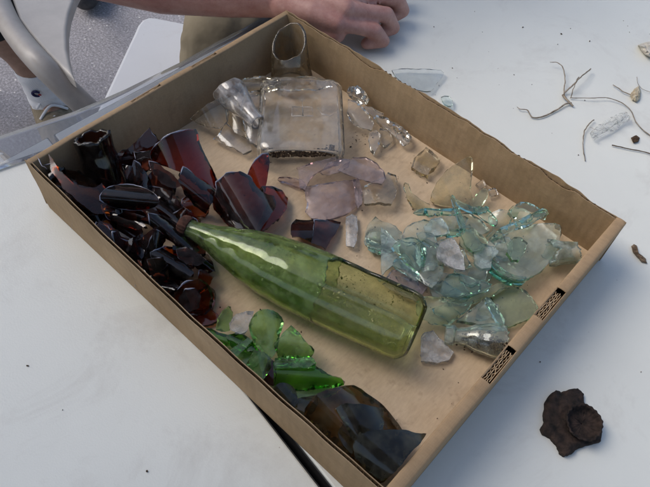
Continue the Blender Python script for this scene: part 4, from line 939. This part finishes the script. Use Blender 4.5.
# beige folding chair
M_chair = simple('chair_plastic', (.36, .34, .32), (.41, .39, .365), 25, .42, .15, .0006, .5)
M_rail = simple('chair_rail', (.27, .25, .235), (.33, .31, .29), 25, .38, .1, .0005, .5)
zc = -.27
chq = P(40, 30, zc); chair = empty('folding_chair', (chq.x, chq.y, GZ)); tag(chair, 'grey beige plastic folding chair with a thick curved rail at the upper left', 'chair')
sq = [(9, -6), (18, 20), (27, 32), (37, 44), (46, 54), (54, 62), (64, 72), (73.5, 80.5), (69, 66), (65.5, 50), (65, 30), (67.5, 14), (73, -2), (82, -20), (92, -60), (60, -80), (30, -60), (12, -30)]
bm = bmesh.new(); prism(bm, [P(x+1.2, y-1.2, zc+.004) for x, y in sq], zc-.022, zc+.004); o = mkobj('seat', bm, M_chair, chair); bevel(o, .006, 4)
rl = smoothpath([P(-14, -40, zc), P(-6, -12, zc), P(2, 9, zc), P(11, 27, zc), P(24, 45, zc), P(40, 63, zc), P(57, 80, zc-.02), P(76, 98, zc-.05), P(97, 117, zc-.09), P(125, 142, zc-.15), P(150, 160, zc-.23)], 8)
bm = bmesh.new(); tube(bm, rl, .0205, 20); mkobj('side_rail', bm, M_rail, chair, smooth=True)
for a, b_ in ((P(-14, -40, zc), V((-1.15, .25, GZ+.01))), (P(40, -60, zc-.02), V((-1.25, .75, GZ+.01))), (rl[-1], V((rl[-1].x+.03, rl[-1].y-.05, GZ+.01)))):
    bm = bmesh.new(); tube(bm, [a, b_], .013, 14); mkobj('leg', bm, M_rail, chair, smooth=True)

# second person: lower leg, white sock, trainer; seated on the chair side
bm = bmesh.new()
an = P(48, 94, -.645); cf = P(17, 37, -.45); kne = P(-36, -8, -.30)
chain(bm, [(an+V((0, 0, -.01)), .036), (an.lerp(cf, .45), .038), (an.lerp(cf, .85), .050), (cf.lerp(kne, .5), .056), (kne, .058)])
hp2 = kne+V((-.40, -.10, -.02))
chain(bm, [(kne, .060), (hp2, .095)]); chain(bm, [(hp2, .12), (hp2+V((-.05, -.05, .30)), .12), (hp2+V((-.05, -.05, .42)), .10)])
chain(bm, [(hp2+V((-.05, -.05, .50)), .055), (hp2+V((-.03, -.05, .56)), .055)]); chain(bm, [(hp2+V((-.03, -.05, .68)), .09), (hp2+V((0, -.05, .60)), .06)])
toe = an+V((.125, -.055, -.055)); toe.z = GZ+.035
chain(bm, [(an, .030), (toe, .014)])
p2 = body('person', bm, M_skin2, .005, smooth_it=5); tag(p2, 'seated person with a tanned bare ankle, white sock and trainer beside the folding chair', 'person')
m, nt, b = newmat('ribbed_cotton'); b.inputs['Base Color'].default_value = (.72, .72, .74, 1); b.inputs['Roughness'].default_value = .9
tc = N(nt, 'ShaderNodeTexCoord'); wv = N(nt, 'ShaderNodeTexWave', wave_type='BANDS', bands_direction='X'); wv.inputs['Scale'].default_value = 110; nt.links.new(tc.outputs['Object'], wv.inputs['Vector'])
bump(nt, b, wv.outputs['Fac'], .35, .001); M_sock = m
ax_u = (cf-an).normalized(); s1 = (CAM-an); s1 = (s1-ax_u*s1.dot(ax_u)).normalized(); s2 = ax_u.cross(s1)
bm = bmesh.new(); rows = []
sp_ = [(-.085, .040), (-.07, .050), (-.05, .053), (-.03, .0515), (-.012, .0475), (-.005, .0495), (.008, .0495), (.014, .0455), (.026, .0465), (.034, .0475), (.040, .0445), (.055, .0440), (.066, .0450), (.073, .0435), (.078, .0448), (.090, .0440), (.098, .0450), (.104, .0435), (.110, .0430), (.111, .040), (.104, .039)]
for k_, (h, r) in enumerate(sp_):
    rows.append([bm.verts.new(an+ax_u*(h+.003*noise.noise(V((math.cos(j*.2094)*1.2, math.sin(j*.2094)*1.2, k_*.6))))+(s1*math.cos(j*math.pi/30)+s2*math.sin(j*math.pi/30))*(r+.003*noise.noise(V((math.cos(j*math.pi/30)*2, math.sin(j*math.pi/30)*2, k_*1.3))))) for j in range(60)])
for p, q in zip(rows, rows[1:]):
    for j in range(60): bm.faces.new((p[j], p[(j+1) % 60], q[(j+1) % 60], q[j]))
sock = mkobj('sock', bm, M_sock, p2, smooth=True); sb = sock.modifiers.new('sub', 'SUBSURF'); sb.levels = sb.render_levels = 1
# small navy C-shaped emblem embroidered on the sock
def onsock(px, py):
    q = P(px, py, an.z+.055); dirv = (q-CAM).normalized(); best = None
    for i in range(400):
        c = CAM+dirv*(1.0+i*.003); t = (c-an).dot(ax_u); rad_ = (c-an-ax_u*t).length
        if rad_ < .0495: return c
    return q
M_navy = simple('navy_thread', (.010, .010, .05), (.018, .016, .09), 200, .8, 0); M_red = simple('red_thread', (.35, .02, .03), (.4, .03, .04), 200, .8, 0)
bm = bmesh.new(); pts = [onsock(36.5+4*math.cos(a), 94+2.1*math.sin(a)+.16*4*math.cos(a)) for a in [R(40+i*14) for i in range(21)]]
tube(bm, pts, [.0022+.0012*math.sin(math.pi*i/20) for i in range(21)], 8); em = mkobj('sock_emblem', bm, M_navy, sock, smooth=True)
bm = bmesh.new(); tube(bm, [onsock(38.2, 94.6), onsock(41.4, 95.2)], .0016, 8); mkobj('sock_emblem', bm, M_red, sock, smooth=True)
M_shoe = simple('tan_suede', (.16, .13, .09), (.25, .21, .15), 80, .85, .5, .001, .2)
bm = bmesh.new(); heel = an+V((-.028, .004, 0)); heel.z = GZ+.050
chain(bm, [(heel, .044), (an.lerp(toe, .5)+V((0, 0, -.02)), .048), (toe+V((0, 0, .006)), .042)]); chain(bm, [(heel+V((-.012, 0, .04)), .026), (heel+V((.0, 0, 0)), .040)])
o = body('trainer', bm, M_shoe, .004, p2, 6)
bm = bmesh.new(); q0 = heel+V((0, 0, -.0)); q1 = toe.copy(); 
fl_ = []
u_ = (V((q1.x, q1.y, 0))-V((q0.x, q0.y, 0))).normalized(); n_ = V((-u_.y, u_.x, 0))
for i in range(25):
    a = math.pi/2+math.pi*i/24; fl_.append((q0.x+u_.x*.050*math.cos(a)+n_.x*.043*math.sin(a), q0.y+u_.y*.050*math.cos(a)+n_.y*.043*math.sin(a)))
for i in range(25):
    a = -math.pi/2+math.pi*i/24; fl_.append((q1.x+u_.x*.055*math.cos(a)+n_.x*.045*math.sin(a), q1.y+u_.y*.055*math.cos(a)+n_.y*.045*math.sin(a)))
prism(bm, fl_, GZ+.001, GZ+.024); s_ = mkobj('sole', bm, simple('rubber_sole', (.42, .40, .36), (.52, .50, .46), 60, .7), o); bevel(s_, .003)
bm = bmesh.new(); tube(bm, smoothpath([heel+V((-.035, .0, .055)), heel+V((-.055, -.004, .070)), heel+V((-.075, -.006, .078))], 5), .006, 8); mkobj('pull_tab', bm, M_sock, o, smooth=True)
bm = bmesh.new()
for i in range(4):
    t = .25+.16*i; c = an.lerp(toe, t); c.z += .030-.012*i*.5
    tube(bm, smoothpath([c+n_*.034+V((0, 0, -.012)), c+V((0, 0, .010)), c-n_*.034+u_*.012+V((0, 0, -.012))], 5), .0032, 8)
mkobj('lace', bm, M_sock, o, smooth=True)
bm = bmesh.new(); chain(bm, [(cf.lerp(kne, .62), .066), (kne, .070), (hp2, .11), (hp2+V((-.02, -.02, .05)), .135)])
body('shorts', bm, simple('black_cotton', (.008, .009, .012), (.02, .022, .026), 20, .85, .5, .004, .2), .006, p2)
bm = bmesh.new(); chain(bm, [(hp2+V((-.02, -.02, .07)), .14), (hp2+V((-.05, -.05, .44)), .135)]); body('shirt', bm, M_shirt, .008, p2)
# dark shoe of somebody beyond the chair
bm = bmesh.new(); s0 = P(79, -1, GZ+.045); chain(bm, [(s0+V((.0, .02, 0)), .040), (s0+V((-.10, .14, .0)), .042), (s0+V((-.11, .15, .06)), .038)])
o = body('shoe', bm, simple('dark_shoe', (.03, .03, .035), (.06, .058, .06), 50, .6), .006); tag(o, 'dark shoe on the asphalt, cut by the top edge beyond the chair', 'shoe')

# clear plastic sheet hanging over the end of the table
m, nt, b = newmat('clear_sheet'); b.inputs['Base Color'].default_value = (.72, .75, .80, 1); b.inputs['Transmission Weight'].default_value = .93; b.inputs['Roughness'].default_value = .03; b.inputs['IOR'].default_value = 1.3
n1 = noise_tex(nt, 12, 4, .6); bump(nt, b, n1.outputs['Fac'], .3, .002)
d = N(nt, 'ShaderNodeBsdfDiffuse'); d.inputs['Color'].default_value = (.30, .32, .36, 1); mix = N(nt, 'ShaderNodeMixShader'); mix.inputs['Fac'].default_value = .07
nt.links.new(b.outputs[0], mix.inputs[1]); nt.links.new(d.outputs[0], mix.inputs[2]); nt.links.new(mix.outputs[0], nt.nodes['Material Output'].inputs['Surface'])
far = [(-60, 157), (0, 137), (40, 124), (73, 113), (100, 101.5), (125, 91), (150, 78), (185, 61), (215, 44), (245, 28), (270, 14)]
bm = bmesh.new(); top_ = []; n_rows = []
for s in range(7):
    f = s/6; row = []
    for k_, (x, y) in enumerate(far):
        pf = P(x, y, .001+.0); ne = pf - ed.cross(V((0, 0, 1)))*0 + V((1, -.02, 0)).normalized()*.045
        c = ne.lerp(pf, f); c.z = .0016+.0012*noise.noise(V((k_*.9, s*.4, 0)))
        row.append(bm.verts.new(c))
    n_rows.append(row)
for p, q in zip(n_rows, n_rows[1:]):
    for j in range(len(far)-1): bm.faces.new((p[j], p[j+1], q[j+1], q[j]))
o = mkobj('plastic_sheet', bm, m, smooth=True); solidify(o, .0006, 1)
recentre(o); tag(o, 'see-through plastic sheet jutting over the table end behind the tray', 'plastic sheet')

# ------------------------------------------------------------------ daylight (soft, open shade)
w = bpy.data.worlds.new('World'); sc.world = w; w.use_nodes = True
nt = w.node_tree; bg = nt.nodes['Background']
sky = nt.nodes.new('ShaderNodeTexSky'); sky.sky_type = 'NISHITA'; sky.sun_disc = False
LDIR = Vector((-.62, -.38, .72)).normalized()          # towards the light
sky.sun_elevation = math.asin(LDIR.z); sky.sun_rotation = math.atan2(LDIR.x, LDIR.y)
sky.air_density = 1.0; sky.dust_density = 3.0; sky.ozone_density = 1.0
nt.links.new(sky.outputs[0], bg.inputs['Color']); bg.inputs['Strength'].default_value = .093
sl = bpy.data.lights.new('sun', 'SUN'); sl.energy = 1.1; sl.angle = R(42); sl.color = (1, .97, .93)
so = bpy.data.objects.new('sun', sl); C.objects.link(so); so.rotation_euler = LDIR.to_track_quat('Z', 'Y').to_euler(); so.location = (0, 0, 3)

# unseen sheet on posts, added only to shade the near part of the tables
blk = empty('light_blocker', (.6, -1.9, GZ)); tag(blk, 'unseen pale sheet added behind the camera to shade the near table', 'light_blocker')
aa = [Vector((-2.4, -.66, 0)), Vector((2.6, -.66, 0)), Vector((2.6, -3.6, 0)), Vector((-2.4, -3.6, 0))]
bm = bmesh.new(); bm.faces.new([bm.verts.new((q.x, q.y, 1.45+(.35 if i > 1 else 0))) for i, q in enumerate(aa)])
o = mkobj('blocker_sheet', bm, simple('blocker_cloth', (.42, .43, .46), (.50, .51, .54), 8, .9, .2, .002, .1), blk); solidify(o, .003)
for i, q in enumerate(aa):
    q = q.lerp(aa[(i+2) % 4], .01); bm = bmesh.new(); tube(bm, [Vector((q.x, q.y, GZ)), Vector((q.x, q.y, 1.44))], .02, 12); mkobj('blocker_post', bm, M_steel, blk, smooth=True)

sc.render.engine = 'CYCLES'
cy = sc.cycles
cy.max_bounces = 20; cy.transmission_bounces = 20; cy.glossy_bounces = 6; cy.diffuse_bounces = 4; cy.transparent_max_bounces = 12; cy.volume_bounces = 0
cy.caustics_reflective = False; cy.caustics_refractive = True; cy.blur_glossy = .3
cy.sample_clamp_indirect = 4; cy.sample_clamp_direct = 0
cy.use_denoising = True
try: cy.denoiser = 'OPENIMAGEDENOISE'
except Exception: pass
vs = sc.view_settings; vs.view_transform = 'Standard'; vs.look = 'None'; vs.gamma = 1; vs.use_curve_mapping = False; vs.exposure = 1.08
